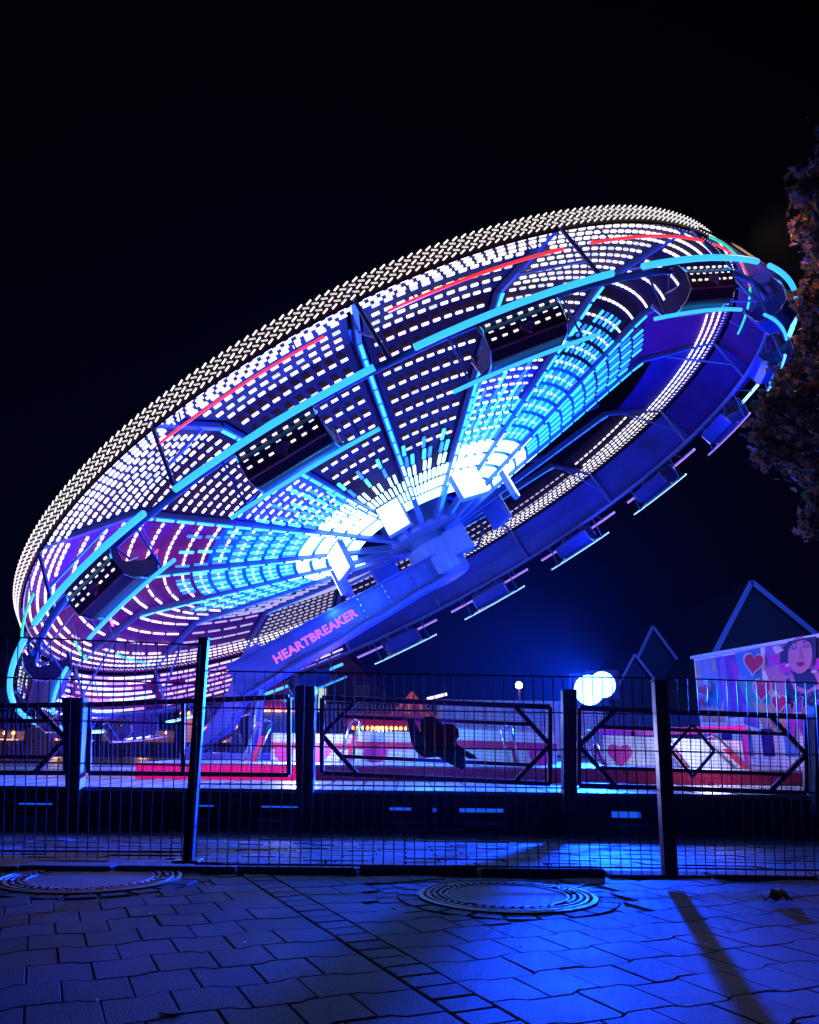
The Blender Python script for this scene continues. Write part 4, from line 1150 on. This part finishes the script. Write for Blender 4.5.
def weedplant(px, py, h, label):
    p = gnd(px, py); t = thing('weed', (p.x, p.y, -.01), label, 'weed', 'weeds growing along the kerb'); m = MB()
    for q in range(16):
        a = random.uniform(0, 6.28); L = .6 * h * random.uniform(.5, 1); b = p + Vector((math.cos(a) * .012, math.sin(a) * .012, -.01)); tip = b + Vector((math.cos(a) * L * .6, math.sin(a) * L * .5, L)); mid = b.lerp(tip, .5) + Vector((0, 0, L * .15))
        sd = Vector((-math.sin(a), math.cos(a), 0)) * .0022; m.add([b - sd, b + sd, mid + sd * 1.6, tip, mid - sd * 1.6], [(0, 1, 2, 3, 4)], 'weed')
    m.build('leaves', t)
weedplant(325, 868, .10, 'small weed tuft at the kerb in the middle of the long fence panel')
weedplant(548, 866, .05, 'tiny weed at the kerb left of the thick grey fence post')
m = MB()
for (x, y) in ((45, 954), (228, 906), (245, 944), (247, 978), (488, 931), (513, 938), (521, 949), (612, 985), (707, 945), (770, 993), (660, 990), (612, 972), (700, 936), (96, 1003), (598, 993), (640, 1010), (330, 1008), (150, 915)):
    q = gnd(x, y); s_ = random.uniform(.004, .009)
    m.add([q + Vector((random.uniform(-1, 1) * s_, random.uniform(-1, 1) * s_, .003 + random.random() * .006)) for _ in range(5)], [(0, 1, 2), (1, 3, 2), (3, 4, 2), (0, 4, 1)], 'crumb')
for q_ in range(1500):
    q = Vector((random.uniform(-2.6, 2.8), 1.5 + 2.6 * random.random(), .0)); s_ = random.uniform(.0012, .0035)
    m.add([q + Vector((random.uniform(-1, 1) * s_, random.uniform(-1, 1) * s_, random.random() * s_)) for _ in range(4)], [(0, 1, 2), (0, 2, 3), (0, 3, 1), (1, 3, 2)], 'kerb')
tag(m.build('litter_crumbs'), 'tiny bright crumbs and confetti scattered over the paving', 'litter', kind='stuff')
m = MB(); q = gnd(172, 1014)
m.prism([q + Vector((x, y, .002)) for x, y in ((-.03, .0), (-.01, .014), (.02, .012), (.03, -.004), (.008, -.016), (-.016, -.012))], (0, 0, .003), 'leaf_dry')
tag(m.build('crumpled_leaf', base=q), 'small dark crumpled leaf at the bottom left of the paving', 'leaf')

# ------------------------------------------------------------------ lights of the ride and added fill lights
for a in (30, 65, 290, 325):
    plight(wp(2.6, a, -1.75), 85, (.03, .20, 1.0), .25, 'hub_light')
plight(wp(7.0, 268, -2.2), 280, (.03, .07, 1.0), .3, 'gondola_light')
plight(wp(6.3, 297, -1.0), 22, (1.0, .08, .42), .3, 'gondola_light')
l = bpy.data.lights.new('added_spot', 'SPOT'); l.energy = 900; l.color = (1.0, .62, .30); l.shadow_soft_size = .2; l.spot_size = R_(40); l.spot_blend = .6  # added warm spot for the tree leaves, no lamp stands there
o = bpy.data.objects.new('added_spot', l); o.location = wp(8.7, 60, .1); col.objects.link(o)
o.rotation_euler = (at(850, 290, 8.8) - o.location).to_track_quat('-Z', 'Y').to_euler()
l = bpy.data.lights.new('added_spot', 'SPOT'); l.energy = 9000; l.color = (.05, .14, 1.0); l.shadow_soft_size = .3; l.spot_size = R_(44); l.spot_blend = .5  # added blue spot washing the house gables, without a fixture
o = bpy.data.objects.new('added_spot', l); o.location = wp(8.9, 110, -.8); col.objects.link(o)
o.rotation_euler = (at(730, 620, 40) - o.location).to_track_quat('-Z', 'Y').to_euler()
plight(wp(7.2, 95, -1.9), 60, (.05, .08, 1.0), .3, 'gondola_light')
plight(wp(7.2, 140, -2.0), 90, (.04, .10, 1.0), .3, 'gondola_light')
plight(at(430, 700, 13.2), 100, (.05, .28, 1.0), .2, 'deck_fill')  # added fill lights to brighten trailer, barrier boards and deck
plight(at(300, 740, 13.2), 170, (.5, .55, 1.0), .2, 'deck_fill')
plight(at(708, 748, 12.5), 80, (.45, .50, 1.0), .2, 'deck_fill')
l = bpy.data.lights.new('mural_light', 'SPOT'); l.energy = 260; l.color = (.90, .36, 1.0); l.shadow_soft_size = .3; l.spot_size = R_(110); l.spot_blend = .8  # added violet spot to brighten the mural, no lamp modelled
o = bpy.data.objects.new('mural_light', l); o.location = at(775, 668, 11.6); col.objects.link(o)
o.rotation_euler = (at(790, 680, 15) - o.location).to_track_quat('-Z', 'Y').to_euler()

# ------------------------------------------------------------------ world
w = bpy.data.worlds.new('World'); scn.world = w; w.use_nodes = True; nt = w.node_tree
bg = nt.nodes['Background']
tc = nt.nodes.new('ShaderNodeTexCoord'); sp = nt.nodes.new('ShaderNodeSeparateXYZ'); cr = nt.nodes.new('ShaderNodeValToRGB')
nt.links.new(tc.outputs['Generated'], sp.inputs[0]); nt.links.new(sp.outputs['Z'], cr.inputs[0]); nt.links.new(cr.outputs[0], bg.inputs[0])
e = cr.color_ramp.elements; e[0].position = 0; e[0].color = (.0006, .0006, .0032, 1); e[1].position = .55; e[1].color = (.0003, .0003, .0006, 1)
k = e.new(.22); k.color = (.0004, .0004, .0014, 1)
bg.inputs[1].default_value = 1.0

HAZE = 0.00018
if HAZE:
    m = MB(); m.box((0, 60, 14), (160, 150, 32), 'dark'); hz = m.build('haze'); tag(hz, kind='stuff')
    hm = bpy.data.materials.new('haze'); hm.use_nodes = True; n_ = hm.node_tree; n_.nodes.clear()
    o_ = n_.nodes.new('ShaderNodeOutputMaterial'); v_ = n_.nodes.new('ShaderNodeVolumePrincipled'); v_.inputs['Color'].default_value = (.8, .85, 1, 1); v_.inputs['Density'].default_value = HAZE; v_.inputs['Anisotropy'].default_value = .6
    n_.links.new(v_.outputs[0], o_.inputs['Volume']); hz.data.materials.clear(); hz.data.materials.append(hm)

scn.view_settings.view_transform = 'Standard'; scn.view_settings.look = 'None'; scn.view_settings.exposure = 0; scn.view_settings.gamma = 1
scn.cycles.use_denoising = True
scn.cycles.max_bounces = 5; scn.cycles.diffuse_bounces = 2; scn.cycles.glossy_bounces = 2; scn.cycles.volume_bounces = 0
scn.cycles.sample_clamp_indirect = 2.0
scn.cycles.caustics_reflective = False; scn.cycles.caustics_refractive = False
